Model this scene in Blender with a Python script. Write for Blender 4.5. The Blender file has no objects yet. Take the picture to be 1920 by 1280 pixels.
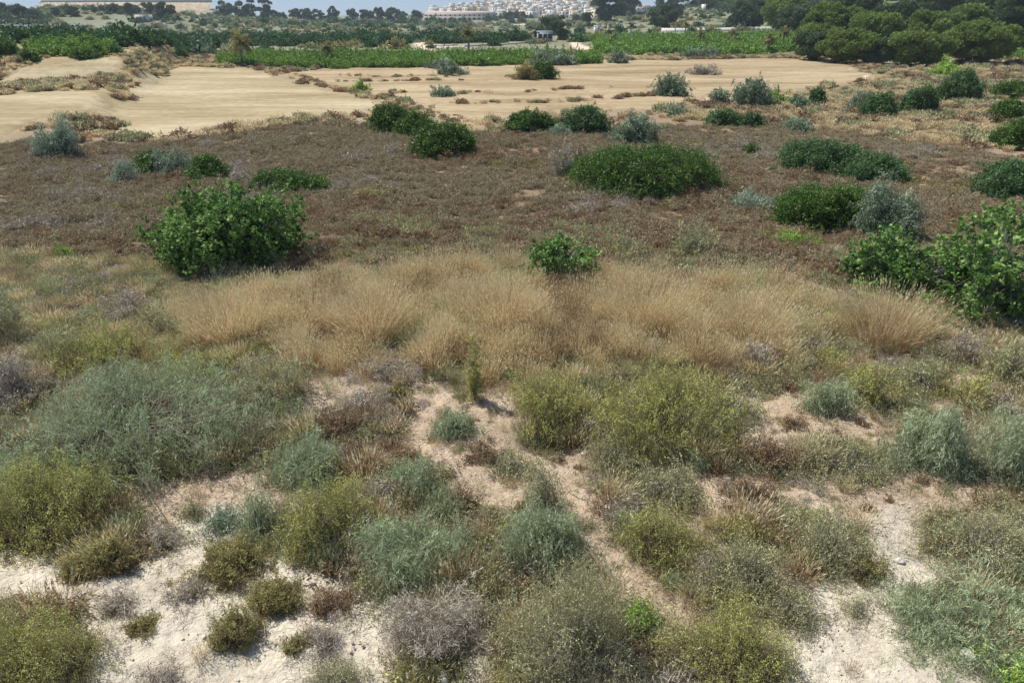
import bpy, math, numpy as np
from mathutils import Vector
sc = bpy.context.scene
# ------------------------------------------------------------------ camera
F = 1297.0                       # focal length in pixels of the 1920 wide frame
CAMZ = 8.0
PITCH = math.radians(25.3)
cam_d = bpy.data.cameras.new("camera"); cam = bpy.data.objects.new("camera", cam_d)
sc.collection.objects.link(cam); sc.camera = cam
cam.location = (0, 0, CAMZ); cam.rotation_euler = (math.pi/2-PITCH, 0, 0)
cam_d.sensor_width = 36; cam_d.lens = F/1920*36; cam_d.clip_start = .1; cam_d.clip_end = 20000
sc.render.resolution_x = 1024; sc.render.resolution_y = 682
# ------------------------------------------------------------------ light
SUN_EL, SUN_AZ = math.radians(57), math.radians(-56)      # azimuth from +Y towards +X
w = bpy.data.worlds.new("World"); sc.world = w; w.use_nodes = True
nt = w.node_tree; bg = nt.nodes['Background']
sky = nt.nodes.new('ShaderNodeTexSky'); sky.sky_type = 'NISHITA'; sky.sun_disc = False
sky.sun_elevation = SUN_EL; sky.sun_rotation = SUN_AZ
sky.altitude = 1500; sky.air_density = 1.0; sky.dust_density = 0.0; sky.ozone_density = 2.0
wt = nt.nodes.new('ShaderNodeTexCoord'); wsx = nt.nodes.new('ShaderNodeSeparateXYZ'); wr = nt.nodes.new('ShaderNodeValToRGB'); wm_ = nt.nodes.new('ShaderNodeMix')
wm_.data_type = 'RGBA'; wm_.blend_type = 'MULTIPLY'; wm_.inputs[0].default_value = 1
wr.color_ramp.elements[0].color = (.30, .40, .56, 1); wr.color_ramp.elements[1].position = .30; wr.color_ramp.elements[1].color = (1, .94, .83, 1)
e_ = wr.color_ramp.elements.new(.03); e_.color = (.26, .37, .58, 1)
nt.links.new(wt.outputs['Generated'], wsx.inputs[0]); nt.links.new(wsx.outputs[2], wr.inputs[0])
nt.links.new(sky.outputs[0], wm_.inputs[6]); nt.links.new(wr.outputs[0], wm_.inputs[7]); nt.links.new(wm_.outputs[2], bg.inputs[0]); bg.inputs[1].default_value = 0.115
sd = bpy.data.lights.new("sun", 'SUN'); sd.energy = 3.9; sd.angle = math.radians(.55); sd.color = (1, .955, .88)
so = bpy.data.objects.new("sun", sd); sc.collection.objects.link(so)
sdir = Vector((math.sin(SUN_AZ)*math.cos(SUN_EL), math.cos(SUN_AZ)*math.cos(SUN_EL), math.sin(SUN_EL)))
so.rotation_euler = sdir.to_track_quat('Z', 'Y').to_euler()
sc.view_settings.view_transform = 'Standard'; sc.view_settings.look = 'None'
sc.view_settings.exposure = 0.64; sc.view_settings.gamma = 1
cy = sc.cycles; cy.max_bounces = 6; cy.diffuse_bounces = 3; cy.glossy_bounces = 1
cy.transmission_bounces = 3; cy.transparent_max_bounces = 4; cy.volume_bounces = 0
# ------------------------------------------------------------------ noise
_r = np.random.RandomState(5); TAB = _r.rand(256, 256)
def vnoise(x, y):
    xi = np.floor(x).astype(int); yi = np.floor(y).astype(int)
    fx = x-xi; fy = y-yi; fx = fx*fx*(3-2*fx); fy = fy*fy*(3-2*fy)
    a = TAB[xi & 255, yi & 255]; b = TAB[(xi+1) & 255, yi & 255]
    c = TAB[xi & 255, (yi+1) & 255]; d = TAB[(xi+1) & 255, (yi+1) & 255]
    return (a*(1-fx)+b*fx)*(1-fy)+(c*(1-fx)+d*fx)*fy
def fbm(x, y, o=4):
    s = 0; a = .5; t = 0
    for i in range(o):
        s = s+a*vnoise(x*2**i+17.3*i, y*2**i-9.1*i); t += a; a *= .5
    return s/t*2-1                                    # about -1..1
def sm(a, b, x):
    t = np.clip((x-a)/(b-a), 0, 1); return t*t*(3-2*t)
def hill(x, y, cx, cy_, rx, ry, h):
    d = ((x-cx)/rx)**2+((y-cy_)/ry)**2
    return h*np.exp(-d*1.2)
def H(x, y):
    x = np.asarray(x, float); y = np.asarray(y, float); d = np.hypot(x, y)
    z = .22*fbm(x/3.1, y/3.1)*(1-sm(18, 60, d)) + .08*fbm(x/.7, y/.7)*(1-sm(14, 30, d)) + .35*fbm(x/17, y/17)*sm(8, 20, d)
    # raised fields on the left, in two steps, with a bank
    e = -30.5-(y-54)*.36+1.2*fbm(y/9, x/9)                    # edge line of the raised fields
    L = sm(0, 4.5, e-x)*sm(46, 56, y)
    z = z+L*(1.05+2.1*sm(83, 92, y))*(1-sm(140, 160, y))
    z = z+hill(x, y, -118, 112, 34, 16, 6)*1.0
    # far rises
    z = z+hill(x, y, -275, 500, 105, 100, 9)+hill(x, y, -500, 640, 240, 200, 10)
    z = z+(24*sm(650, 1150, y)*np.exp(-((x-60)/190)**2))
    z = z+hill(x, y, 330, 560, 190, 300, 34)+hill(x, y, 240, 200, 100, 75, 11)+hill(x, y, 700, 600, 330, 400, 60)
    z = z+sm(200, 600, d)*1.2*fbm(x/90, y/90)
    return z
CP, SP = math.cos(PITCH), math.sin(PITCH)
TS = np.geomspace(3, 4500, 900)
def raydir(px, py):
    a = (px-960)/F; b = (640-py)/F
    return np.array([a, CP+b*SP, -SP+b*CP])
def pix(px, py, lift=0):
    d = raydir(px, py); P = d[None, :]*TS[:, None]; P[:, 2] += CAMZ
    g = P[:, 2]-lift-H(P[:, 0], P[:, 1]); k = np.argmax(g < 0)
    if g[k] >= 0: k = len(TS)-1
    k = max(k, 1); f = g[k-1]/(g[k-1]-g[k]+1e-9); f = min(max(f, 0), 1)
    t = TS[k-1]*(1-f)+TS[k]*f
    p = d*t; return float(p[0]), float(p[1])
def depth(x, y, z=0):
    return y*CP+(CAMZ-z)*SP
def project(x, y, z):
    dp = y*CP+(CAMZ-z)*SP; up = y*SP+(z-CAMZ)*CP
    return 960+F*x/np.maximum(dp, .01), 640-F*up/np.maximum(dp, .01)
def poly(pts): return np.array([pix(*p) for p in pts])
def sdist(P, x, y):
    """signed distance to a polygon on the ground, negative inside"""
    x = np.asarray(x, float); y = np.asarray(y, float)
    ins = np.zeros(x.shape, bool); dm = np.full(x.shape, 1e18); n = len(P)
    for i in range(n):
        ax, ay = P[i]; bx, by = P[(i+1) % n]
        c = ((ay > y) != (by > y)) & (x < (bx-ax)*(y-ay)/(by-ay+1e-12)+ax); ins ^= c
        ex, ey = bx-ax, by-ay; t = np.clip(((x-ax)*ex+(y-ay)*ey)/(ex*ex+ey*ey+1e-12), 0, 1)
        dm = np.minimum(dm, (x-ax-t*ex)**2+(y-ay-t*ey)**2)
    return np.where(ins, -1, 1)*np.sqrt(dm)
# ------------------------------------------------------------------ mesh helpers
COL = sc.collection
def mk_mesh(name, V, Q, mats, tint=None, mi=None, smooth=False):
    V = np.ascontiguousarray(V, np.float32); Q = np.ascontiguousarray(Q, np.int32); k = Q.shape[1]
    me = bpy.data.meshes.new(name); me.vertices.add(len(V)); me.vertices.foreach_set('co', V.ravel())
    me.loops.add(Q.size); me.loops.foreach_set('vertex_index', Q.ravel())
    me.polygons.add(len(Q)); me.polygons.foreach_set('loop_start', np.arange(0, Q.size, k, dtype=np.int32))
    me.polygons.foreach_set('loop_total', np.full(len(Q), k, np.int32))
    if mi is not None: me.polygons.foreach_set('material_index', np.ascontiguousarray(mi, np.int32))
    if smooth: me.polygons.foreach_set('use_smooth', np.ones(len(Q), bool))
    me.update(calc_edges=True)
    if tint is not None:
        a = me.attributes.new('tint', 'FLOAT', 'POINT'); a.data.foreach_set('value', np.ascontiguousarray(tint, np.float32))
    for m in (mats if isinstance(mats, (list, tuple)) else [mats]): me.materials.append(m)
    return me
def link(name, me, parent=None, loc=None):
    o = bpy.data.objects.new(name, me); COL.objects.link(o)
    if parent is not None: o.parent = parent
    if loc is not None: o.location = loc
    return o
def tag(o, label=None, cat=None, group=None, kind=None):
    if label: o['label'] = label
    if cat: o['category'] = cat
    if group: o['group'] = group
    if kind: o['kind'] = kind
    return o
def empty(name, loc, label, cat, group=None, rz=0):
    o = bpy.data.objects.new(name, None); COL.objects.link(o); o.location = loc; o.rotation_euler = (0, 0, rz)
    o.empty_display_size = .2
    return tag(o, label, cat, group)
def unit(v): return v/(np.linalg.norm(v, axis=-1, keepdims=True)+1e-9)
class Geo:
    """collects quads with a tint per vertex"""
    def __init__(s): s.V = []; s.Q = []; s.T = []; s.n = 0
    def add(s, V, Q, T):
        s.V.append(V.reshape(-1, 3)); s.Q.append(Q+s.n); s.T.append(T); s.n += len(s.V[-1])
    def leaves(s, P, D, L, W, tint, rs, shape='rhomb', fold=0.0):
        """P base points, D unit directions, lengths L, widths W; one quad each"""
        n = len(P)
        if n == 0: return
        R = unit(np.cross(D, rs.normal(size=(n, 3)))); L = np.broadcast_to(L, (n,))[:, None]; W = np.broadcast_to(W, (n,))[:, None]
        U = np.cross(D, R)
        if shape == 'rhomb':
            V = np.stack([P, P+D*L*.45+R*W*.5+U*W*fold, P+D*L, P+D*L*.45-R*W*.5+U*W*fold], 1)
        elif shape == 'blade':
            V = np.stack([P-R*W*.5, P+R*W*.5, P+D*L+R*W*.15, P+D*L-R*W*.15], 1)
        else:
            V = np.stack([P-R*W*.25, P+R*W*.25, P+D*L*.8+R*W*.5+U*W*fold, P+D*L*.8-R*W*.5], 1)
        Q = np.arange(n*4).reshape(n, 4)
        s.add(V, Q, np.repeat(np.broadcast_to(tint, (n,)), 4))
    def limbs(s, A, B, ra, rb, tint=0.):
        """three sided tapered limbs from A to B"""
        n = len(A)
        if n == 0: return
        D = unit(B-A); h = np.where(np.abs(D[:, 2:3]) < .9, [[0, 0, 1.]], [[1., 0, 0]]); X = unit(np.cross(D, h)); Y = np.cross(D, X)
        ra = np.broadcast_to(ra, (n,))[:, None]; rb = np.broadcast_to(rb, (n,))[:, None]; V = []
        for k in range(3):
            a = k*2.0944; o = X*math.cos(a)+Y*math.sin(a); V += [A+o*ra, B+o*rb]
        V = np.stack(V, 1); b = np.arange(n)[:, None]*6
        Q = np.concatenate([b+np.array([0, 2, 3, 1]), b+np.array([2, 4, 5, 3]), b+np.array([4, 0, 1, 5])])
        s.add(V, Q, np.full(n*6, tint))
    def mesh(s, name, mat):
        return mk_mesh(name, np.concatenate(s.V), np.concatenate(s.Q), mat, np.concatenate(s.T))
# ------------------------------------------------------------------ materials
def nmat(name):
    m = bpy.data.materials.new(name); m.use_nodes = True; n = m.node_tree.nodes; l = m.node_tree.links
    return m, n, l, n['Principled BSDF']
def ramp(n, stops):
    r = n.new('ShaderNodeValToRGB'); e = r.color_ramp.elements
    while len(e) < len(stops): e.new(.5)
    for i, (p, c) in enumerate(stops): e[i].position = p; e[i].color = (*c, 1)
    return r
def leaf_mat(name, stops, trans=.25, rough=.6, spec=.2, gain=1.35):
    stops = [(p, tuple(min(.8, v*gain) for v in c)) for p, c in stops]
    m, n, l, b = nmat(name); a = n.new('ShaderNodeAttribute'); a.attribute_name = 'tint'
    r = ramp(n, stops); l.new(a.outputs['Fac'], r.inputs[0]); l.new(r.outputs[0], b.inputs['Base Color'])
    b.inputs['Roughness'].default_value = rough; b.inputs['Specular IOR Level'].default_value = spec
    if trans:
        t = n.new('ShaderNodeBsdfTranslucent'); mx = n.new('ShaderNodeMixShader'); mx.inputs[0].default_value = trans
        l.new(r.outputs[0], t.inputs[0]); l.new(b.outputs[0], mx.inputs[1]); l.new(t.outputs[0], mx.inputs[2])
        l.new(mx.outputs[0], n['Material Output'].inputs[0])
    return m
def noise_mat(name, c1, c2, scale=3, rough=.9, bump=.0, detail=6):
    m, n, l, b = nmat(name); tc = n.new('ShaderNodeTexCoord'); nz = n.new('ShaderNodeTexNoise')
    nz.inputs['Scale'].default_value = scale; nz.inputs['Detail'].default_value = detail
    l.new(tc.outputs['Object'], nz.inputs[0]); r = ramp(n, [(.3, c1), (.7, c2)])
    l.new(nz.outputs[0], r.inputs[0]); l.new(r.outputs[0], b.inputs['Base Color'])
    b.inputs['Roughness'].default_value = rough; b.inputs['Specular IOR Level'].default_value = .2
    if bump:
        bp = n.new('ShaderNodeBump'); bp.inputs[0].default_value = bump; bp.inputs[1].default_value = .05
        l.new(nz.outputs[0], bp.inputs['Height']); l.new(bp.outputs[0], b.inputs['Normal'])
    return m
M = {}
M['yg'] = leaf_mat('yellow_green_leaf', [(0, (.15, .12, .08)), (.25, (.18, .17, .07)), (.6, (.26, .265, .08)), (1, (.39, .39, .115))], gain=1.72)
M['bg'] = leaf_mat('blue_grey_leaf', [(0, (.17, .14, .10)), (.3, (.18, .20, .115)), (.65, (.245, .29, .165)), (1, (.37, .44, .265))], gain=1.72)
M['gg'] = leaf_mat('grey_green_leaf', [(0, (.17, .14, .10)), (.3, (.18, .175, .095)), (.65, (.26, .26, .13)), (1, (.40, .40, .22))], gain=1.72)
M['gr'] = leaf_mat('dead_twig', [(0, (.17, .14, .10)), (.5, (.32, .275, .215)), (1, (.50, .44, .36))], .1)
M['ol'] = leaf_mat('olive_brown_leaf', [(0, (.12, .09, .05)), (.35, (.17, .14, .06)), (.7, (.20, .19, .07)), (1, (.32, .28, .11))], gain=1.72)
M['rb'] = leaf_mat('rusty_dry_leaf', [(0, (.10, .06, .04)), (.4, (.20, .13, .08)), (.75, (.27, .19, .11)), (1, (.40, .30, .18))])
M['le'] = leaf_mat('dark_green_leaf', [(0, (.05, .05, .02)), (.3, (.05, .10, .015)), (.7, (.085, .165, .024)), (1, (.13, .23, .035))], .22, .45, .35)
M['lb'] = leaf_mat('bluish_green_leaf', [(0, (.06, .06, .03)), (.3, (.05, .10, .03)), (.7, (.09, .17, .055)), (1, (.16, .26, .10))], .22, .5, .3)
M['fi'] = leaf_mat('fig_leaf', [(0, (.07, .07, .04)), (.3, (.06, .12, .03)), (.7, (.13, .22, .05)), (1, (.27, .36, .13))], .3, .55, .2, 1.5)
M['si'] = leaf_mat('silvery_leaf', [(0, (.10, .09, .07)), (.3, (.10, .13, .08)), (.7, (.15, .20, .12)), (1, (.30, .36, .25))], .2, gain=1.72)
M['gl'] = leaf_mat('glaucous_leaf', [(0, (.12, .11, .09)), (.3, (.13, .165, .11)), (.7, (.19, .24, .165)), (1, (.32, .37, .27))], .2, gain=1.72)
M['br'] = leaf_mat('bright_green_leaf', [(0, (.10, .09, .04)), (.3, (.12, .19, .04)), (.7, (.20, .32, .05)), (1, (.32, .44, .10))], .25, gain=1.72)
M['pi'] = leaf_mat('pine_needle', [(0, (.05, .06, .02)), (.3, (.07, .10, .03)), (.7, (.13, .175, .045)), (1, (.23, .29, .075))], .2, .6, .15, 1.75)
M['pd'] = leaf_mat('dark_pine_needle', [(0, (.05, .06, .035)), (.3, (.06, .09, .045)), (.7, (.10, .14, .065)), (1, (.16, .21, .10))], .15, .6, .15)
M['st'] = leaf_mat('dry_straw', [(0, (.18, .11, .06)), (.35, (.31, .205, .11)), (.7, (.48, .36, .20)), (1, (.68, .555, .35))], .35, gain=1.5)
M['he'] = leaf_mat('heath_twig', [(0, (.16, .13, .08)), (.4, (.245, .195, .12)), (.7, (.305, .25, .155)), (1, (.385, .325, .20))], .15)
M['vi'] = leaf_mat('vine_leaf', [(0, (.06, .09, .02)), (.3, (.09, .16, .03)), (.7, (.17, .28, .05)), (1, (.27, .38, .08))], .25)
M['ci'] = leaf_mat('orange_tree_leaf', [(0, (.03, .05, .02)), (.3, (.035, .08, .025)), (.7, (.06, .125, .04)), (1, (.11, .18, .06))], .2)
M['bark'] = noise_mat('bark', (.10, .075, .055), (.21, .17, .13), 9, bump=.5)
M['palebark'] = noise_mat('pale_bark', (.20, .18, .16), (.38, .35, .32), 9, bump=.5)
M['stem'] = noise_mat('shrub_stem', (.12, .09, .07), (.28, .23, .19), 30)
M['greystem'] = noise_mat('grey_stem', (.24, .21, .19), (.46, .42, .38), 30)
# ------------------------------------------------------------------ ground
chalk = [poly(q) for q in (
    [(-60, 1000), (60, 1040), (150, 1085), (250, 1075), (300, 1000), (400, 960), (460, 1010), (560, 1060), (640, 1090), (720, 1130), (735, 1290), (200, 1290), (150, 1130), (-60, 1120)],
    [(1455, 1290), (1490, 1180), (1520, 1090), (1590, 1080), (1640, 985), (1690, 955), (1730, 1040), (1830, 1085), (1720, 1110), (1690, 1180), (1800, 1230), (1900, 1290)],
    [(870, 1190), (930, 1180), (940, 1290), (840, 1290)],
    [(-60, 900), (20, 925), (50, 960), (-60, 1010)])]
pink = [poly(q) for q in (
    [(770, 730), (960, 720), (970, 790), (930, 850), (1090, 850), (1105, 960), (1010, 950), (930, 930), (800, 860)],
    [(1370, 735), (1690, 745), (1660, 830), (1390, 830)],
    [(1290, 890), (1500, 900), (1850, 860), (1830, 930), (1640, 960), (1330, 960)],
    [(1120, 1010), (1160, 1010), (1270, 1150), (1190, 1150)],
    [(1820, 690), (1880, 690), (1880, 750), (1830, 740)],
    [(250, 900), (500, 880), (480, 1000), (330, 1010), (250, 960)],
    [(560, 690), (780, 700), (790, 760), (560, 770)],
    [(930, 940), (1110, 930), (1140, 1050), (1100, 1060)])]
fieldA = poly([(205, 250), (235, 175), (270, 135), (330, 126), (470, 130), (590, 165), (720, 190), (690, 215), (560, 225), (420, 240), (330, 262)])
fieldB = poly([(540, 140), (640, 124), (960, 120), (1300, 112), (1480, 110), (1590, 122), (1640, 145), (1530, 165), (1330, 180), (1240, 205), (1100, 205), (980, 212), (900, 245), (850, 232), (780, 205), (720, 190), (590, 162)])
fieldC = poly([(-420, 300), (-150, 200), (60, 172), (150, 170), (215, 178), (190, 225), (60, 243), (-100, 290), (-300, 340)])
fieldD = poly([(-160, 175), (0, 143), (60, 120), (130, 112), (215, 109), (238, 118), (215, 138), (120, 148), (40, 158), (-60, 180)])
heath_edge = poly([(-900, 420), (-300, 300), (60, 262), (330, 270), (560, 232), (700, 240), (900, 250), (1240, 240), (1400, 232), (1600, 250), (1860, 290), (2300, 330), (2900, 420), (2900, 600), (2000, 550), (1500, 530), (900, 525), (560, 530), (200, 505), (0, 475), (-600, 540)])
tracks = [poly(q) for q in (
    [(1060, 68), (1072, 68), (1090, 84), (1122, 96), (1124, 104), (1094, 104), (1076, 90)],
    [(774, 76), (792, 76), (800, 84), (860, 83), (862, 88), (806, 90), (812, 96), (792, 96), (778, 86)],
    [(1520, 118), (1530, 110), (1556, 110), (1540, 118), (1580, 122), (1650, 150), (1660, 158), (1640, 158), (1580, 132)],
    [(1330, 182), (1500, 178), (1640, 163), (1640, 168), (1500, 184), (1330, 188)])]
def zone_colour(x, y):
    n = len(x); d = np.hypot(x, y); w1 = fbm(x/2.2, y/2.2); w2 = fbm(x/.5+40, y/.5); w3 = fbm(x/9+7, y/9); wf = fbm(x/60, y/60); wg = fbm(x/25+3, y/160)
    C = np.zeros((n, 3)); C[:] = (.33, .255, .18)                        # dry litter soil
    C += (w1[:, None]*.06+w2[:, None]*.03)*np.array([1, .8, .6])
    def over(mask, col): 
        nonlocal C
        C = C*(1-mask[:, None])+np.asarray(col)*mask[:, None]
    # beyond the heath: dry grassland, then grey green scrub plain
    g = sm(60, 75, d+6*w3); over(g, np.array([.30, .25, .15])+w3[:, None]*.05+w1[:, None]*.02)
    p = sm(135, 175, d+12*wf); over(p, np.array([.24, .235, .15])+wf[:, None]*.05+wg[:, None]*.04)
    p2 = sm(260, 420, d+40*wf); over(p2, np.array([.20, .215, .135])+wg[:, None]*.06)
    hd = sdist(heath_edge, x, y)+1.5*w1+1.5*w3
    over(sm(1.5, -1.5, hd), np.array([.28, .205, .135])+w1[:, None]*.04+w2[:, None]*.03)
    r = sm(42, 50, y)*sm(4, 16, x-.0*y)*sm(140, 110, d)*(sdist(fieldB, x, y) > 0)      # stony brownish ground on the right
    over(r*.75, np.array([.27, .20, .13])+w3[:, None]*.06)
    for P, c_ in ((fieldA, (.40, .32, .20)), (fieldB, (.38, .285, .175)), (fieldC, (.40, .32, .20)), (fieldD, (.40, .32, .20))):
        over(sm(2.5, -2., sdist(P, x, y)+1.5*w3+.8*w1), np.array(c_)+w1[:, None]*.03)
    for P in pink:
        s = sdist(P, x, y)-.22+.5*w1+.3*w2; over(sm(.35, -.25, s), np.array([.51, .40, .29])+w2[:, None]*.08+w1[:, None]*.05)
    for P in chalk:
        s = sdist(P, x, y)-.12+.4*w1+.25*w2; over(sm(.35, -.15, s), np.array([.65, .58, .47])+w2[:, None]*.07+w1[:, None]*.05)
    bank = sm(0, 3, -30.5-(y-54)*.36-x+1)*sm(50, 56, y)*sm(165, 150, y); over(bank*.8, np.array([.38, .31, .18])+w1[:, None]*.06)
    over(np.clip(hill(x, y, -118, 112, 30, 14, 1.5), 0, 1), np.array([.36, .30, .18])+w1[:, None]*.05)
    for P in tracks:
        over(sm(.8, -.6, sdist(P, x, y)+.6*w1), [.66, .54, .40])
    # bare cut slopes on the hills
    over(sm(.35, .6, fbm(x/40, y/22+50))*sm(330, 420, d)*.45, [.33, .29, .21])
    return np.clip(C, .02, .85)
def ground_mat():
    m, n, l, b = nmat('soil'); a = n.new('ShaderNodeAttribute'); a.attribute_name = 'soil'
    tc = n.new('ShaderNodeTexCoord')
    def nz(s, d=6):
        k = n.new('ShaderNodeTexNoise'); k.inputs['Scale'].default_value = s; k.inputs['Detail'].default_value = d
        k.inputs['Roughness'].default_value = .65; l.new(tc.outputs['Object'], k.inputs[0]); return k
    n1 = nz(9); n2 = nz(.35, 8); r1 = ramp(n, [(.3, (.70, .68, .66)), (.5, (1, 1, 1)), (.72, (1.18, 1.18, 1.16))]); l.new(n1.outputs[0], r1.inputs[0])
    r2 = ramp(n, [(.3, (.82, .80, .78)), (.7, (1.14, 1.14, 1.12))]); l.new(n2.outputs[0], r2.inputs[0])
    def mul(A, B):
        k = n.new('ShaderNodeMix'); k.data_type = 'RGBA'; k.blend_type = 'MULTIPLY'; k.inputs[0].default_value = 1
        l.new(A, k.inputs[6]); l.new(B, k.inputs[7]); return k.outputs[2]
    c = mul(mul(a.outputs['Color'], r1.outputs[0]), r2.outputs[0]); l.new(c, b.inputs['Base Color'])
    v = n.new('ShaderNodeTexVoronoi'); v.inputs['Scale'].default_value = 14; l.new(tc.outputs['Object'], v.inputs[0])
    n3 = nz(26, 8); ad = n.new('ShaderNodeMath'); ad.operation = 'ADD'; l.new(n1.outputs[0], ad.inputs[0]); l.new(n3.outputs[0], ad.inputs[1])
    ad2 = n.new('ShaderNodeMath'); ad2.operation = 'MULTIPLY_ADD'; ad2.inputs[1].default_value = .35; l.new(v.outputs[0], ad2.inputs[0]); l.new(ad.outputs[0], ad2.inputs[2])
    bp = n.new('ShaderNodeBump'); bp.inputs[0].default_value = .9; bp.inputs[1].default_value = .05
    l.new(ad2.outputs[0], bp.inputs['Height']); l.new(bp.outputs[0], b.inputs['Normal'])
    b.inputs['Roughness'].default_value = .95; b.inputs['Specular IOR Level'].default_value = .1
    return m
th = np.concatenate([np.radians(np.arange(-180, -56, 4)), np.radians(np.linspace(-56, 56, 700)), np.radians(np.arange(60, 180, 4))])
rr = np.concatenate([[.3, 1.5, 3], np.geomspace(4, 5200, 640)])
TH, RR = np.meshgrid(th, rr); gx = (RR*np.sin(TH)).ravel(); gy = (RR*np.cos(TH)).ravel()
gz = H(gx, gy); nT, nR = len(th), len(rr)
# small stones and hollows
near = 1-sm(12, 30, np.hypot(gx, gy)); gz = gz+near*(.05*fbm(gx/.22, gy/.22, 3)-.06*np.maximum(0, vnoise(gx/.13, gy/.13)-.75))
i = np.arange(nR-1)[:, None]*nT+np.arange(nT)[None, :]; j = np.roll(i, -1, axis=1)
Q = np.stack([i, j, j+nT, i+nT], -1).reshape(-1, 4)[:, ::-1]
me = mk_mesh('ground', np.stack([gx, gy, gz], 1), Q, ground_mat(), smooth=True)
ca = me.attributes.new('soil', 'FLOAT_COLOR', 'POINT'); cc = np.ones((len(gx), 4)); cc[:, :3] = zone_colour(gx, gy)
ca.data.foreach_set('color', cc.astype(np.float32).ravel())
tag(link('ground', me), 'dry earth with white chalky patches sloping down to the valley', kind='structure')
# ------------------------------------------------------------------ fields: draped sheets over the ground
def field_mat(name, base, dark, light, rowrot=0., rowscale=.6):
    m, n, l, b = nmat(name); tc = n.new('ShaderNodeTexCoord'); mp = n.new('ShaderNodeMapping'); mp.inputs['Rotation'].default_value = (0, 0, rowrot)
    mp.inputs['Scale'].default_value = (.045, .16, 1); l.new(tc.outputs['Object'], mp.inputs[0])
    k = n.new('ShaderNodeTexNoise'); k.inputs['Scale'].default_value = 1.0; k.inputs['Detail'].default_value = 7; k.inputs['Roughness'].default_value = .7; l.new(mp.outputs[0], k.inputs[0])
    r = ramp(n, [(.36, dark), (.5, base), (.64, light)]); l.new(k.outputs[0], r.inputs[0])
    k2 = n.new('ShaderNodeTexNoise'); k2.inputs['Scale'].default_value = 1.3; k2.inputs['Detail'].default_value = 8; l.new(tc.outputs['Object'], k2.inputs[0])
    r2 = ramp(n, [(.35, (.88, .87, .85)), (.65, (1.07, 1.07, 1.07))]); l.new(k2.outputs[0], r2.inputs[0])
    x = n.new('ShaderNodeMix'); x.data_type = 'RGBA'; x.blend_type = 'MULTIPLY'; x.inputs[0].default_value = 1
    l.new(r.outputs[0], x.inputs[6]); l.new(r2.outputs[0], x.inputs[7]); l.new(x.outputs[2], b.inputs['Base Color'])
    mp3 = n.new('ShaderNodeMapping'); mp3.inputs['Rotation'].default_value = (0, 0, rowrot); mp3.inputs['Scale'].default_value = (.10, 1.3, 1); l.new(tc.outputs['Object'], mp3.inputs[0])
    k3 = n.new('ShaderNodeTexNoise'); k3.inputs['Scale'].default_value = 1.0; k3.inputs['Detail'].default_value = 5; l.new(mp3.outputs[0], k3.inputs[0])
    r3 = ramp(n, [(.35, (.90, .89, .87)), (.62, (1.06, 1.06, 1.05))]); l.new(k3.outputs[0], r3.inputs[0])
    x3 = n.new('ShaderNodeMix'); x3.data_type = 'RGBA'; x3.blend_type = 'MULTIPLY'; x3.inputs[0].default_value = 1; l.new(x.outputs[2], x3.inputs[6]); l.new(r3.outputs[0], x3.inputs[7]); l.new(x3.outputs[2], b.inputs['Base Color'])
    bp = n.new('ShaderNodeBump'); bp.inputs[0].default_value = .25; bp.inputs[1].default_value = .05; l.new(k2.outputs[0], bp.inputs['Height']); l.new(bp.outputs[0], b.inputs['Normal'])
    b.inputs['Roughness'].default_value = 1; b.inputs['Specular IOR Level'].default_value = 0
    return m
def drape(name, P, mat, step=.8, lift=.06, ragged=2.2):
    x0, y0 = P.min(0)-2; x1, y1 = P.max(0)+2
    xs = np.arange(x0, x1, step); ys = np.arange(y0, y1, step); X, Y = np.meshgrid(xs, ys); X = X.ravel(); Y = Y.ravel()
    s = sdist(P, X, Y)+ragged*fbm(X/5, Y/5)
    Z = H(X, Y)+lift-sm(-.4, .6, s)*.35
    nx = len(xs); ny = len(ys); a = (np.arange(ny-1)[:, None]*nx+np.arange(nx-1)[None, :]).ravel()
    q = np.stack([a, a+1, a+1+nx, a+nx], 1); q = q[(s[q] < 1.2).all(1)]
    u, inv = np.unique(q.ravel(), return_inverse=True)
    return link(name, mk_mesh(name, np.stack([X[u], Y[u], Z[u]], 1), inv.reshape(-1, 4), mat, smooth=True))
fm1 = field_mat('pale_stubble', (.385, .315, .20), (.30, .235, .14), (.47, .40, .27), 1.2)
fm2 = field_mat('brown_stubble', (.365, .285, .18), (.27, .205, .125), (.44, .355, .23), .08)
tag(drape('stubble_field', fieldA, fm1), 'pale straw coloured field, widest of the mown fields on the left', kind='structure')
tag(drape('ploughed_field', fieldB, fm2), 'long tan field crossing the valley floor', kind='structure')
tag(drape('terrace_field', fieldC, fm1), 'lower dry terrace field at the left edge', kind='structure')
tag(drape('upper_terrace_field', fieldD, fm1), 'upper dry terrace field at the left edge', kind='structure')
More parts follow.
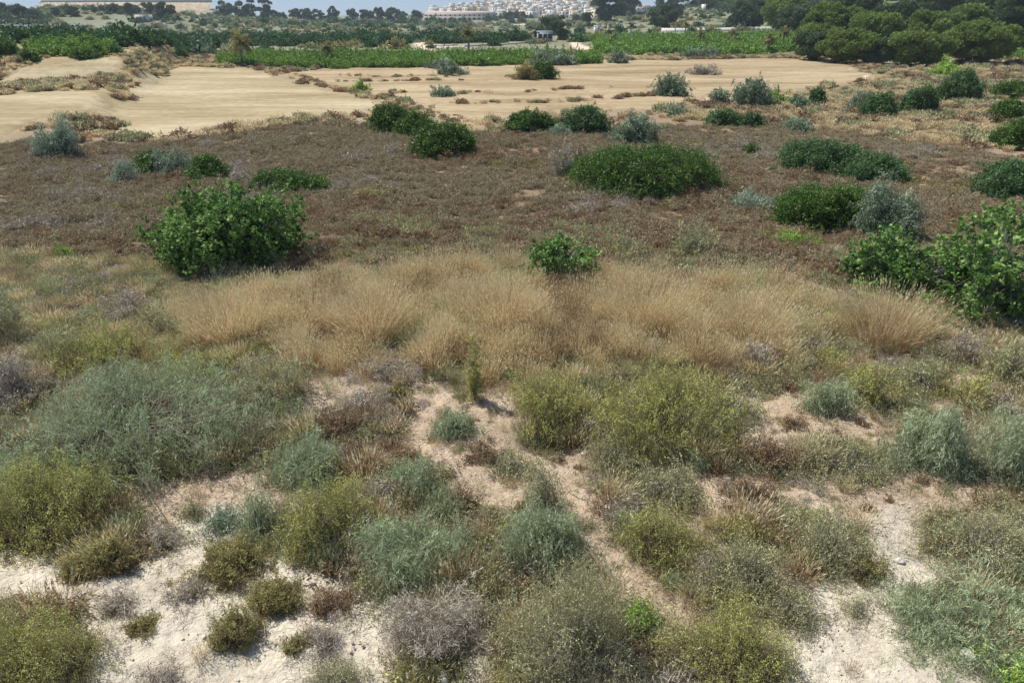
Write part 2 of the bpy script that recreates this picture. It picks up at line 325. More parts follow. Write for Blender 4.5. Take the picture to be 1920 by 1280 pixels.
# ------------------------------------------------------------------ shrub builder
UP = np.array([0, 0, 1.])
K = dict(  # mat, stem mat, leaf length, width, upright, spread of leaf, lobes, coverage, interior, shape, twig length
    yg=('yg', 'stem', .030, .010, .86, .42, 30, 1.15, .55, 'rhomb', .15),
    gg=('gg', 'greystem', .032, .008, .80, .42, 28, 1.05, .55, 'rhomb', .16),
    bg=('bg', 'stem', .050, .008, .84, .28, 16, 2.1, .50, 'blade', .16),
    gr=('gr', 'greystem', .080, .005, .45, .65, 14, 1.1, .60, 'blade', .14),
    ol=('ol', 'stem', .024, .009, .50, .65, 18, 2.0, .40, 'rhomb', .08),
    rb=('rb', 'stem', .035, .008, .60, .60, 14, 1.3, .50, 'rhomb', .10),
    le=('le', 'bark', .055, .030, .25, .90, 34, 4.2, .30, 'rhomb', .16),
    lb=('lb', 'bark', .055, .026, .25, .90, 30, 4.0, .30, 'rhomb', .16),
    fi=('fi', 'palebark', .11, .095, .15, .95, 30, 2.2, .55, 'fan', .10),
    si=('si', 'bark', .060, .014, .60, .60, 14, 3.2, .45, 'rhomb', .26),
    gl=('gl', 'bark', .060, .012, .70, .50, 9, 2.4, .50, 'blade', .28),
    br=('br', 'stem', .045, .014, .70, .55, 12, 2.6, .50, 'rhomb', .20),
    st=('st', 'stem', .30, .006, .90, .30, 5, 2.0, .70, 'blade', .4),
)
def crown(kind, rx, ry, h, seed, px_m, cap=60000, low=.0, gap=1.0, base_tint=0., cov=1.):
    """foliage and branches of a bush standing at the origin"""
    mat, smat, L, W, upr, spr, nl, cover, inner, shape, tw = K[kind]
    rs = np.random.RandomState(seed); fine = kind in ('yg', 'gg', 'bg', 'gr', 'rb', 'ol', 'gl', 'br', 'si'); Lm = max(L, (1.5 if px_m > .07 else 2.2)*px_m); Wm = max(W, (.52 if shape == 'blade' else .75)*px_m); tw = max(tw, 2.0*Lm)
    scale = (rx*ry)**.5; nl = int(nl*(1+.35*max(0, scale-1)))
    u = rs.rand(nl)*6.283; v = rs.rand(nl)**.7; c = np.sqrt(1-v*v)
    LD = np.stack([np.cos(u)*c, np.sin(u)*c, v], 1); LR = (.74+.28*rs.rand(nl)) if kind in ('le', 'lb') else .58+.46*rs.rand(nl); LS = .26+.16*rs.rand(nl)
    area = math.pi*rx*h*.5+math.pi*rx*ry*.6; k = 6
    n = int(min(cap, cov*cover*area*2.2/(Lm*Wm*.55))); nt_ = max(40, n//k)
    g_ = 9 if fine else 3; M_ = max(25, nt_//g_); nt_ = M_*g_                 # twigs are grouped in sprigs
    lobe = rs.randint(nl, size=M_); d = unit(LD[lobe]+rs.normal(size=(M_, 3))*LS[lobe][:, None]*.75)
    flip = d[:, 2] < -.12*(1-low); d[flip, 2] *= -1; d[:, 2] = np.maximum(d[:, 2], -.1)
    near_ = np.exp(-((1-(d[:, None, :]*LD[None]).sum(-1))/(.07)))*LR[None]; dry = fine and kind not in ('gr', 'rb')
    R = .55+.45*near_.max(1)*gap; R *= 1-inner*rs.rand(M_)**(1.3 if fine else 1.8); R *= 1+.22*(rs.rand(M_) < (.18 if fine else .10))*rs.rand(M_)
    ax = np.array([rx, ry, h]); tip0 = d*R[:, None]; qs = .975 if fine else .985
    for c_ in (0, 1): lo, hi = np.quantile(tip0[:, c_], [1-qs, qs]); tip0[:, c_] = ((tip0[:, c_]-lo)/(hi-lo+1e-6)*2-1)*.94
    tip0[:, 2] /= np.quantile(tip0[:, 2], qs)*1.06
    if kind == 'fi': tip0[:, :2] *= (.84+.28*np.minimum(1, np.maximum(tip0[:, 2:], 0)*1.8))
    tip0 *= ax; tip0[:, 2] = np.maximum(tip0[:, 2], .01+.06*h*rs.rand(M_))
    out = unit(tip0+np.array([0, 0, -.25*h])); dir0 = unit(out*(1-upr)+UP*upr*.9+rs.normal(size=(M_, 3))*.30)
    sl = tw*(1.6+1.6*rs.rand(M_))*(1.3 if fine else .8)
    s_ = np.repeat(np.arange(M_), g_); fr = rs.rand(nt_)**.8; lobe = lobe[s_]
    tip = tip0[s_]-dir0[s_]*(sl[s_]*fr)[:, None]+rs.normal(size=(nt_, 3))*(tw*.22+.10*sl[s_]*fr)[:, None]; tip[:, 2] = np.maximum(tip[:, 2], .01)
    dirn = unit(dir0[s_]+rs.normal(size=(nt_, 3))*.33)
    twl = tw*(.6+.8*rs.rand(nt_)); st = tip-dirn*twl[:, None]; st[:, 2] = np.maximum(st[:, 2], 0)
    G = Geo()
    tt = (rs.rand(M_)*.55+.12)[s_]+.30*rs.rand(nl)[lobe]+base_tint+.06*rs.normal(size=nt_)+(.20-.34*fr if fine else -.12*fr)  # fine kinds: highlights painted into the tint at sprig tips, browner twigs inward
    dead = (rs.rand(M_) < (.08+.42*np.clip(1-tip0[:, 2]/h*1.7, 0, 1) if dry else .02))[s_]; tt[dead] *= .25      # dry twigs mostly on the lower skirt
    P = np.repeat(st, k, 0); DD = np.repeat(dirn, k, 0); f = np.tile(np.linspace(.25, 1, k), nt_)+rs.rand(nt_*k)*.12
    P = P+DD*np.repeat(twl, k)[:, None]*f[:, None]+rs.normal(size=(nt_*k, 3))*Lm*.15
    LDn = unit(DD*(1-spr)+rs.normal(size=(nt_*k, 3))*spr*.75+UP*.15)
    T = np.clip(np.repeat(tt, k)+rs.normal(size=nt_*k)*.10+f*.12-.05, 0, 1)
    P[:, 2] = np.maximum(P[:, 2], .0)
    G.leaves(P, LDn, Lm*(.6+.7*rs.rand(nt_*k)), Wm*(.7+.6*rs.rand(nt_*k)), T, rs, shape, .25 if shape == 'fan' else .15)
    G.leaves(st, dirn, twl, max(.004, .30*px_m), np.full(nt_, .05), rs, 'blade')
    S = Geo(); sr = max(.006, .012*scale, .25*px_m)
    b0 = np.stack([rs.normal(size=nl)*.07*rx, rs.normal(size=nl)*.07*ry, np.full(nl, -.05)], 1)
    mid = b0*.5+LD*ax*.38+np.array([0, 0, .10*h]); end = LD*ax*(.58 if fine else .78)
    S.limbs(b0, mid, sr*1.3, sr*.9); S.limbs(mid, end, sr*.9, sr*.4)
    ns = min(nt_, int(160*min(3, max(1, scale)))); q = rs.choice(nt_, ns, False); S.limbs(mid[lobe[q]]*.6+end[lobe[q]]*.4, tip[q]*.96, sr*.4, sr*.18)
    return G, S, mat, smat
SEED = [100]
NAMES = dict(yg='thyme_shrub', gg='scrub_bush', bg='feathery_shrub', gr='dead_bush', ol='cushion_shrub', rb='dry_shrub', le='mastic_bush', lb='mastic_bush',
             fi='fig_tree', si='olive_bush', gl='glaucous_shrub', br='broom_shrub', st='grass_tussock')
def place(x0, x1, yt, yb, flat=.85):
    xc = (x0+x1)/2; fx, fy = pix(xc, yb); k_ = min(1, 720/math.hypot(fx, fy)); fx *= k_; fy *= k_; dp = depth(fx, fy, H(fx, fy)); w_ = (x1-x0)/F*dp
    rad = w_/2*flat; dirh = np.array([fx, fy])/math.hypot(fx, fy)
    c = np.array([fx, fy])+dirh*rad*.85; dp2 = depth(c[0], c[1], H(*c)); rx = (x1-x0)/F*dp2/2
    z0 = float(H(*c)); t = c[1]+rad*.3; dr = raydir(xc, yt); zt = CAMZ+dr[2]*t/dr[1]
    return c[0], c[1], z0, rx, rx*flat, max(.12*rx, zt-z0), dp2
def shrub(kind, x0, x1, yt, yb, label, group=None, cat='shrub', name=None, flat=.85, matn=None, parts=True, cap=60000, hs=1.0, **kw):
    SEED[0] += 1
    x, y, z, rx, ry, h, dp = place(x0, x1, yt, yb, flat); pxm = dp/692
    G, S, mat, smat = crown(kind, rx, ry, h*hs, SEED[0], pxm, cap, **kw); mat = matn or mat
    name = name or NAMES[kind]
    root = empty(name, (x, y, z-.02), label, cat, group)
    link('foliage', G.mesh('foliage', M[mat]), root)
    if parts: link('branches', S.mesh('branches', M[smat]), root)
    return root
# ------------------------------------------------------------------ the bushes, nearest first: kind, left, right, top, base (photo pixels), label
SH = [
 ('bg', -10, 505, 690, 925, 'widest blue-green feathery bush, spreading over the left foreground'),
 ('yg', -20, 240, 825, 1030, 'olive green bush below the wide blue-green one at the left edge'),
 ('yg', -30, 212, 1085, 1320, 'yellow-green bush filling the bottom left corner'),
 ('yg', 110, 335, 595, 720, 'bright yellow-green bush behind the top of the wide blue-green one'),
 ('yg', 325, 455, 645, 730, 'yellowish bush just right of the brightest one behind the blue-green bush'),
 ('gg', 450, 600, 640, 765, 'grey-green bush with dark base below the left end of the straw grass'),
 ('ol', 345, 525, 1000, 1105, 'widest olive cushion bush on the white soil'),
 ('ol', 395, 497, 1125, 1222, 'dark round cushion bush alone on the white soil, casting a black shadow'),
 ('ol', 455, 590, 1065, 1160, 'olive cushion bush touching a rusty one on the white soil'),
 ('rb', 578, 675, 1080, 1157, 'rusty brown cushion bush at the right end of the white patch'),
 ('ol', 172, 270, 985, 1078, 'brown-topped cushion bush beside the olive green bush at the left'),
 ('gr', 262, 345, 955, 1037, 'small brown-grey twiggy bush at the top of the white patch'),
 ('ol', 115, 182, 1030, 1092, 'small olive tuft bush at the top left of the white patch'),
 ('ol', 242, 310, 1145, 1187, 'smallest low cushion plant in the middle of the white patch'),
 ('ol', 528, 592, 1178, 1226, 'low olive cushion beside grey twigs near the bottom of the white patch'),
 ('gr', 560, 650, 1165, 1232, 'low grey twig bush right of a small olive cushion on white soil'),
 ('gr', 320, 400, 1095, 1135, 'flat dead grey twig mat between two cushion bushes on white soil'),
 ('gr', 190, 265, 1100, 1150, 'flat scatter of dead grey twigs near the left of the white patch'),
 ('gr', 260, 350, 1240, 1300, 'dead grey twigs on white soil at the very bottom'),
 ('yg', 520, 740, 860, 1045, 'large olive and yellow bush below the rounded blue-green one'),
 ('bg', 505, 655, 800, 915, 'rounded blue-green bush behind the large olive and yellow one'),
 ('bg', 458, 532, 900, 1012, 'slender pale blue bush at the left foot of the large olive one'),
 ('bg', 665, 880, 945, 1112, 'large blue-green bush left of the bottom centre'),
 ('bg', 722, 835, 838, 935, 'blue-grey bush between bare pink earth and the olive bush'),
 ('bg', 813, 888, 752, 826, 'small round blue-grey bush at the edge of the bare pink earth'),
 ('gr', 715, 935, 1080, 1262, 'large dead purple-grey bush of bare twigs at bottom centre'),
 ('gg', 920, 1195, 1020, 1320, 'tall pale green and grey bush in the bottom centre'),
 ('bg', 925, 1092, 920, 1070, 'pale turquoise feathery bush above the bottom centre bush'),
 ('yg', 1145, 1305, 905, 1068, 'brightest yellow-green bush right of the turquoise feathery one'),
 ('yg', 955, 1135, 665, 835, 'left lobe of the big yellow-green thicket in the middle'),
 ('yg', 1090, 1385, 655, 862, 'big yellow-green bush, highest of the middle thicket'),
 ('gg', 1095, 1205, 795, 895, 'brownish green bush at the foot of the big middle thicket'),
 ('gg', 1165, 1315, 855, 965, 'pale grey-green bush below the right half of the middle thicket'),
 ('gg', 1285, 1485, 980, 1140, 'grey-green bush behind the bottom right of centre bush'),
 ('gg', 1445, 1640, 930, 1085, 'dark based grey bush beside the white path'),
 ('yg', 1235, 1485, 1110, 1330, 'olive yellow bush with dark hollow at the bottom right of centre'),
 ('gg', 1488, 1672, 808, 908, 'rounded grey-green bush between the two bare strips on the right'),
 ('bg', 1652, 1805, 730, 892, 'blue-grey bush with pale bare tips on the right'),
 ('bg', 1805, 1960, 720, 905, 'dark blue-green bush against the right edge'),
 ('gg', 1695, 1925, 925, 1075, 'brown and olive bush above the pale path on the right'),
 ('bg', 1645, 1990, 1095, 1250, 'wide blue-green bush over grey twigs at the bottom right'),
 ('br', 1858, 1990, 1205, 1330, 'bright yellow-green bush in the bottom right corner'),
 ('bg', 1868, 1980, 1010, 1110, 'dark bluish bush cut by the right edge above the widest one'),
 ('gr', 1758, 1845, 600, 682, 'purple-grey twig bush below the big fig tree'),
 ('gg', 1825, 1960, 600, 725, 'pale green bush on the right edge below the fig tree'),
 ('yg', 1588, 1685, 662, 768, 'low yellowish bush above the bare strip on the right'),
 ('gg', 1665, 1765, 640, 745, 'upright green bush between yellow ones on the right'),
 ('bg', 1497, 1585, 690, 778, 'small grey-green bush at the left of the yellowish one above the bare strip'),
 ('yg', 1752, 1855, 680, 765, 'yellow-green bush beside a pale bare spot near the right edge'),
 ('rb', 1375, 1485, 800, 892, 'brown dry bush at the right foot of the middle thicket'),
 ('rb', 1335, 1462, 880, 965, 'reddish dry bush on the pink strip'),
 ('ol', 1570, 1662, 1025, 1092, 'ochre cushion at the foot of the dark based grey bush'),
 ('gg', 1588, 1622, 1108, 1155, 'tiny sprouting plant alone on the white path'),
 ('gl', 398, 442, 938, 995, 'small pale blue sprig on pink earth left of the slender bush'),
 ('gg', 350, 378, 928, 972, 'tiny upright sprig on pink earth, left of the pale blue one'),
 ('gg', -30, 75, 520, 660, 'tall greenish bush cut by the left edge'),
 ('gg', 60, 190, 590, 700, 'grey-green bush between the left edge and the bright yellow bush'),
 ('gr', -20, 110, 640, 765, 'purple-grey twig bush at the left edge above the wide blue-green one'),
 ('gr', 190, 300, 520, 610, 'dark brown twig bush left of the fig tree foot'),
 ('gg', 260, 345, 545, 640, 'dark green-grey bush with bare twigs below the fig tree'),
 ('gg', 285, 345, 505, 545, 'low pale green plant under the left side of the round fig tree'),
 ('ol', 725, 775, 704, 755, 'small dark green tuft on brown earth below the straw grass'),
 ('gr', 655, 805, 650, 722, 'purple twig bush at the front of the straw grass'),
 ('rb', 1455, 1512, 768, 808, 'small brown tuft on the bare strip at right'),
 ('rb', 860, 945, 815, 870, 'small straw brown tuft at the edge of bare pink earth'),
 ('rb', 905, 960, 985, 1030, 'reddish tuft left of the turquoise bush'),
 ('ol', 962, 992, 930, 965, 'tiny dark tuft on pink gravel'),
 ('rb', 845, 905, 905, 960, 'rusty tuft on pink gravel above the large blue-green bush'),
 ('gg', 900, 1010, 830, 905, 'low grey-green bush between the two patches of bare pink earth'),
 ('gg', 985, 1050, 830, 960, 'narrow green bush standing between pale gravel patches'),
 ('rb', 580, 720, 745, 840, 'brownish low bush above the rounded blue-green one'),
 ('gr', 600, 760, 720, 800, 'grey-purple twig mat beside the small round blue-grey bush'),
 ('gg', 1260, 1360, 1040, 1130, 'greyish bush touching the olive yellow one at right of centre'),
 ('br', 1165, 1225, 1105, 1180, 'small bright green plant beside the pink gully'),
 ('gg', 1420, 1530, 1080, 1180, 'pale grey bush at the top of the right white patch'),
 ('gg', 1320, 1420, 700, 790, 'small grey-green bush at the right shoulder of the middle thicket'),
 ('gr', 1360, 1460, 620, 700, 'dark reddish twig bush inside the straw grass'),
 ('yg', 1690, 1760, 580, 640, 'small yellow plant under the leafy side of the big fig tree'),
 ('rb', 620, 745, 820, 905, 'dry brownish bush right of the rounded blue-green one'),
 ('gr', 800, 935, 1020, 1100, 'grey twiggy bush right of the large blue-green one'),
 ('gg', 1560, 1680, 730, 775, 'low green clump at the back of the bare strip on the right'),
 ('yg', 930, 1000, 1210, 1310, 'yellow sprigs left of the tall bottom centre bush'),
 ('gr', 1000, 1240, 1230, 1340, 'grey twigs at the foot of the tall bottom centre bush'),
 ('gg', 560, 700, 1225, 1330, 'low green bush cut by the bottom edge left of centre'),
]
for k, x0, x1, yt, yb, lab in SH:
    if x1-x0 < 480: q_ = (x1-x0)*.055; x0 += q_; x1 -= q_; yt += (yb-yt)*.09
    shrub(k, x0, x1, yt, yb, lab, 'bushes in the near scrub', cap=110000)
shrub('ol', 877, 905, 628, 756, 'slender upright green sapling at the front of the straw grass', name='upright_sapling', cat='sapling', flat=1.0, matn='yg', hs=1.1, cov=.7)
# mid distance bushes
MD = [
 ('le', 1060, 1356, 268, 372, 'largest dark green mastic bush in the middle of the heath', 'bush'),
 ('le', 765, 893, 230, 298, 'round dark green mastic bush at the back of the heath', 'bush'),
 ('le', 690, 778, 198, 250, 'dark mastic bush, left one behind the round one', 'bush'),
 ('le', 738, 822, 210, 257, 'dark mastic bush wedged behind the round one', 'bush'),
 ('le', 944, 1046, 207, 250, 'bright green domed mastic bush, left of the domed pair', 'bush'),
 ('lb', 1049, 1147, 200, 252, 'paler domed mastic bush, right of the domed pair', 'bush'),
 ('lb', 1453, 1600, 262, 325, 'long bluish green bush at the right, its higher end', 'bush'),
 ('lb', 1560, 1692, 285, 342, 'long bluish green bush at the right, its lower tail', 'bush'),
 ('le', 1445, 1640, 345, 436, 'dark green bush in front of the silvery olive', 'bush'),
 ('le', 478, 620, 318, 366, 'flat dark green bush behind the round fig tree', 'bush'),
 ('le', 350, 434, 292, 340, 'small dark bush right of the pair with a grey top', 'bush'),
 ('le', 256, 345, 283, 328, 'dark green bush with a grey one growing in it', 'bush'),
 ('gl', 290, 355, 278, 330, 'grey-blue bush growing between two dark ones', 'bush'),
 ('lb', 1320, 1392, 205, 238, 'flat green bush in front of the right end of the field', 'bush'),
 ('lb', 1380, 1432, 210, 240, 'small darker bush touching the flat green one', 'bush'),
 ('si', 1147, 1228, 212, 272, 'grey olive bush behind the largest mastic bush', 'olive bush'),
 ('si', 1592, 1708, 345, 447, 'silvery olive beside the dark green bush on the right', 'olive bush'),
 ('gl', 1373, 1452, 355, 394, 'low pale grey bush right of the largest mastic bush', 'bush'),
 ('gl', 75, 155, 230, 302, 'glaucous blue bush at the far left of the heath', 'bush'),
 ('gl', 210, 250, 300, 345, 'thin pale blue sprig between the glaucous bush and the fig tree', 'bush'),
 ('si', 1464, 1516, 220, 249, 'small grey-green bush alone above the long bluish bush', 'bush'),
 ('lb', 1826, 1960, 300, 378, 'green bush cut by the right edge, level with the largest mastic bush', 'bush'),
 ('le', 1853, 1960, 222, 282, 'dark bush at the right edge below the pines', 'bush'),
 ('le', 1850, 1918, 188, 232, 'green bush above the dark one at the right edge', 'bush'),
 ('le', 1856, 1930, 152, 186, 'low flat dark bush at the right edge nearest the pines', 'bush'),
 ('lb', 1607, 1678, 174, 224, 'round bluish bush, left of the row of round ones', 'bush'),
 ('si', 1588, 1640, 170, 208, 'grey bush behind the left round one of the row', 'bush'),
 ('lb', 1684, 1756, 163, 218, 'round bluish bush, middle of the row of round ones', 'bush'),
 ('lb', 1748, 1840, 135, 192, 'widest round bluish bush, at the right end of the row', 'bush'),
 ('br', 1742, 1802, 114, 147, 'bright green bush in front of the pines', 'bush'),
 ('si', 1372, 1450, 150, 206, 'tallest olive bush at the front edge of the tan field', 'olive bush'),
 ('br', 1436, 1478, 168, 196, 'bright green bush touching the tallest olive at the field edge', 'bush'),
 ('si', 1330, 1364, 165, 202, 'small olive left of the tallest one at the field edge', 'olive bush'),
 ('lb', 1510, 1548, 165, 202, 'upright bush right of the tallest olive at the field edge', 'bush'),
 ('si', 1480, 1516, 176, 204, 'low grey bush beside the upright one at the field edge', 'bush'),
 ('si', 1228, 1290, 140, 182, 'dark olive bush standing on the tan field', 'olive bush'),
 ('si', 808, 849, 158, 183, 'small round bush alone on the field', 'bush'),
 ('br', 657, 691, 148, 173, 'small green bush at the left side of the long tan field', 'bush'),
 ('le', 990, 1046, 116, 150, 'wide dark bush at the back edge of the tan field, right half', 'bush'),
 ('ol', 962, 1008, 118, 151, 'brownish half of the wide bush at the back edge of the field', 'bush'),
 ('si', 822, 871, 112, 142, 'dark grey bush in front of the vineyard', 'bush'),
 ('si', 800, 850, 108, 130, 'grey bush just behind the dark one in front of the vineyard', 'bush'),
 ('si', 1032, 1078, 92, 124, 'brownish tree bush at the right end of the vineyard strip', 'bush'),
 ('si', 990, 1045, 95, 124, 'green tree bush at the right end of the vineyard strip', 'bush'),
 ('si', 1274, 1310, 90, 110, 'bluish bush at the back of the field, left of a twin', 'bush'),
 ('si', 1312, 1347, 88, 110, 'bluish bush at the back of the field, right of a twin', 'bush'),
 ('si', 1142, 1178, 96, 120, 'bluish bush beside the end of the farm track', 'bush'),
 ('le', 130, 192, 92, 112, 'dark bush in front of the bright plot on the left', 'bush'),
 ('le', -10, 40, 72, 110, 'dark bush on the slope at the far left', 'bush'),
 ('le', 38, 78, 92, 118, 'dark bush at the foot of the slope at the far left', 'bush'),
 ('lb', 198, 232, 84, 104, 'dark round bush at the corner of the upper terrace', 'bush'),
 ('gg', 1256, 1338, 415, 482, 'yellow-green upright broom alone on the heath', 'shrub'),
 ('br', 1448, 1532, 430, 462, 'low bright green plant under the dark bush on the right', 'shrub'),
 ('ol', 660, 742, 352, 382, 'low olive patch bush right of the flat dark green bush', 'shrub'),
 ('le', 1390, 1425, 268, 292, 'tiny green bush between the largest mastic and the long bluish bush', 'bush'),
 ('gl', 1030, 1075, 232, 255, 'tiny pale bush between the domed pair', 'bush'),
 ('gr', 1030, 1085, 268, 335, 'thin bare bush left of the largest mastic bush', 'shrub'),
 ('gr', 430, 490, 315, 345, 'grey twig bush left of the flat dark green one', 'shrub'),
 ('br', 110, 150, 455, 495, 'small green plant on brown heath near the left edge', 'shrub'),
 ('si', 1250, 1290, 198, 222, 'pale green bush beside the front edge of the field', 'bush'),
 ('gr', 1290, 1350, 120, 142, 'grey scrub on the back edge of the tan field', 'bush'),
]
for k, x0, x1, yt, yb, lab, cat in MD:
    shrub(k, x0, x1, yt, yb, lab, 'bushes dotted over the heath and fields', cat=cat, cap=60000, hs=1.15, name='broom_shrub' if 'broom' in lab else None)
# fig trees
shrub('fi', 298, 566, 340, 517, 'round leafy fig tree standing left on the heath', cat='fig tree', hs=1.05, flat=.9, cap=60000, cov=1.7)
shrub('fi', 985, 1120, 440, 550, 'young sparse fig tree at the back of the straw grass', cat='fig tree', cov=.7, hs=1.25)
shrub('fi', 1572, 1780, 420, 560, 'leafy low side of the fig thicket at the right edge', cat='fig tree', cov=.9)
r = shrub('fi', 1690, 1985, 372, 610, 'tall fig tree with bare grey twigs at the right edge', cat='fig tree', cov=.55)
# ------------------------------------------------------------------ trees
def pine(name, x0, x1, yt, yb, label, mat='pi', group='pines', trunk=.02, seed=None, lift=0, nl=None, cov=1., cat='pine tree'):
    SEED[0] += 1; rs = np.random.RandomState(seed or SEED[0])
    x, y, z, rx, ry, h, dp = place(x0, x1, yt, yb, .9); px = dp/692
    root = empty(name, (x, y, z-.1), label, cat, group)
    L = max(.22, 1.35*px); W = max(.12, .8*px); nl = nl or int(34+min(40, rx*6)); G = Geo(); S = Geo()
    cz = h*(1+trunk)/2; rz = h-cz; trunk_r = 1
    for i in range(nl):
        u = rs.rand()*6.283; v = rs.rand()*1.85-1; c = math.sqrt(max(0, 1-v*v)); q = .35+.55*rs.rand()
        C = np.array([math.cos(u)*c*rx*q, math.sin(u)*c*ry*q, cz+v*rz*.80]); r_ = (.24+.17*rs.rand())*min(rx, rz*1.3)
        n = int(cov*min(2600, 9*r_*r_*6/(L*W*.5)*.30)); n = max(n, 30)
        d = unit(rs.normal(size=(n, 3))); d[:, 2] = np.where(d[:, 2] < -.3, -d[:, 2], d[:, 2]); rr_ = r_*(1-.35*rs.rand(n)**2)*(1+.22*np.sin(d[:, 0]*7+i)*np.sin(d[:, 1]*6+d[:, 2]*5))
        P = C+d*rr_[:, None]*np.array([1, 1, .86]); D = unit(d*.6+UP*.35+rs.normal(size=(n, 3))*.5)
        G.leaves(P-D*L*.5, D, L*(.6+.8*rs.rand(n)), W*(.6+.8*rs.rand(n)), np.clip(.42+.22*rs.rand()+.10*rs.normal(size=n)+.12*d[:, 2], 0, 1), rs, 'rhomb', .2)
        b = np.array([[rs.normal()*.04*rx, rs.normal()*.04*ry, h*(.12+.4*rs.rand())]]); S.limbs(b, C[None], max(.05, .012*h, .3*px), max(.02, .15*px))
    tr = max(.10, .022*h, .4*px); zs = np.linspace(0, h*.62, 6); A = np.stack([np.sin(zs*.5+i)*.05*rx, np.cos(zs*.4)*.04*rx, zs-.1], 1)
    T = Geo(); T.limbs(A[:-1], A[1:], tr*np.linspace(1, .55, 5), tr*np.linspace(.93, .45, 5))
    link('crown', G.mesh('crown', M[mat]), root)
    t_ = link('trunk', T.mesh('trunk', M['bark']), root); link('limbs', S.mesh('limbs', M['bark']), root).name = 'branch'
    return root
PN = [
 (1488, 1602, 6, 104, 'pi', 'large umbrella pine at the left end of the grove'), (1532, 1640, 52, 122, 'pi', 'front pine over the white track, left part of the grove'),
 (1575, 1690, 22, 106, 'pi', 'second pine from the left, behind the front one'), (1600, 1680, 70, 124, 'pd', 'low dark pine at the front of the grove over brown litter'),
 (1650, 1742, 58, 126, 'pi', 'yellow-green pine in the front middle of the grove'), (1690, 1790, 18, 100, 'pi', 'tallest yellow-green pine at the back middle of the grove'),
 (1700, 1775, 62, 126, 'pi', 'front pine left of the big dark one'), (1757, 1897, 38, 124, 'pi', 'big dark shaded pine at the right end of the grove'),
 (1625, 1720, 2, 84, 'pd', 'back pine right of the umbrella pine'), (1745, 1840, 10, 90, 'pi', 'back pine above the big dark right one'),
 (1480, 1560, 60, 116, 'pd', 'dark pine at the shaded left foot of the grove'),
 (1560, 1640, -25, 70, 'pd', 'pine with its top above the frame behind the umbrella pine'), (1800, 1880, -10, 72, 'pd', 'grey-green pine on the slope behind the big dark one'),
 (1860, 1950, -20, 82, 'pd', 'dark pine on the slope at the right edge'), (1700, 1800, -40, 50, 'pd', 'hillside pine behind the tallest yellow-green one'),
 (1360, 1445, 0, 58, 'pd', 'dark pine left behind the vineyard wall'), (1420, 1510, -8, 60, 'pi', 'green pine behind the vineyard wall near the grove'),
 (1455, 1530, 10, 66, 'pd', 'low pine between the wall and the umbrella pine'),
]
for x0, x1, yt, yb, mt, lab in PN:
    pine('pine_tree', x0, x1, yt, yb, lab, mt, 'pines of the grove on the right')
FT = [  # far trees by the houses
 (1105, 1170, -12, 42, 'dark pine left of the white villa'), (1150, 1200, -14, 32, 'pine behind the dark one left of the villa'), (1215, 1275, 8, 56, 'bluish tree right of the white villa'),
 (1222, 1310, -18, 26, 'dark pine above the brown slope'), (1300, 1365, -20, 20, 'pine at the top right of the brown slope'), (1010, 1072, 24, 62, 'dark pine behind the sheds'),
 (1032, 1066, 34, 76, 'shaded tree beside the white shed'), (1090, 1112, 22, 46, 'small tree right of the pine behind the sheds'), (1000, 1020, 50, 76, 'bush tree left of the grey shed'),
 (-20, 22, 4, 36, 'dark pine cut by the left top edge'), (15, 62, 8, 38, 'dark pine beside the cut bank'), (48, 80, 18, 38, 'low pine at the foot of the cut bank'), (-10, 90, 26, 50, 'low tree belt below the cut bank'),
 (97, 114, 12, 32, 'small dark tree on the cut bank, left'), (126, 152, 12, 32, 'rounded dark tree on the cut bank, right'), (165, 206, 10, 26, 'low pine right of the cut bank trees'),
 (200, 238, 6, 26, 'pine in the long row on the left hill, first'), (232, 262, 6, 30, 'pine in the long row on the left hill, second'), (262, 304, 4, 28, 'pine in the long row, over the white ruin'),
 (296, 330, 2, 38, 'tallest pine in the row on the left hill'), (325, 360, 4, 22, 'dark pine right of the tallest in the row'), (355, 388, 4, 20, 'last pine of the row, before the cream house'),
 (404, 436, -4, 26, 'pine right of the cream house'), (430, 470, -2, 20, 'pine above the stony slope on the left hill'), (462, 482, -6, 20, 'pine left of the tallest crest tree'), (480, 512, -10, 18, 'tree on the crest against the sky'),
 (508, 524, 18, 36, 'small dark tree at the end of the left hill'), (542, 566, 15, 38, 'dark tree on the skyline beside two huts'), (560, 600, 16, 32, 'wide tree on the skyline right of the dark one'),
 (612, 634, 10, 28, 'tall slim tree alone on the skyline'), (650, 672, 16, 28, 'small round tree on the skyline'), (700, 720, 12, 30, 'dark tree behind the small white house'), (712, 760, 16, 34, 'wide tree right of the small white house'),
 (742, 764, 20, 36, 'darkest bush tree left of the long terrace'), (768, 792, 20, 38, 'grey-green tree at the left end of the long terrace'), (944, 962, 20, 40, 'tree in front of the town houses'), (958, 990, 22, 38, 'tree right of the one before the town houses'),
 (520, 540, 24, 36, 'low shrub tree at the end of the left hill'), (596, 612, 18, 30, 'little tree between the wide and the slim ones'), (672, 700, 18, 30, 'low tree line left of the white house'),
]
for x0, x1, yt, yb, lab in FT:
    pine('far_tree', x0, x1, yt, yb, lab, 'pd', 'trees around the far hills and houses', trunk=.0, nl=22, cat='tree')
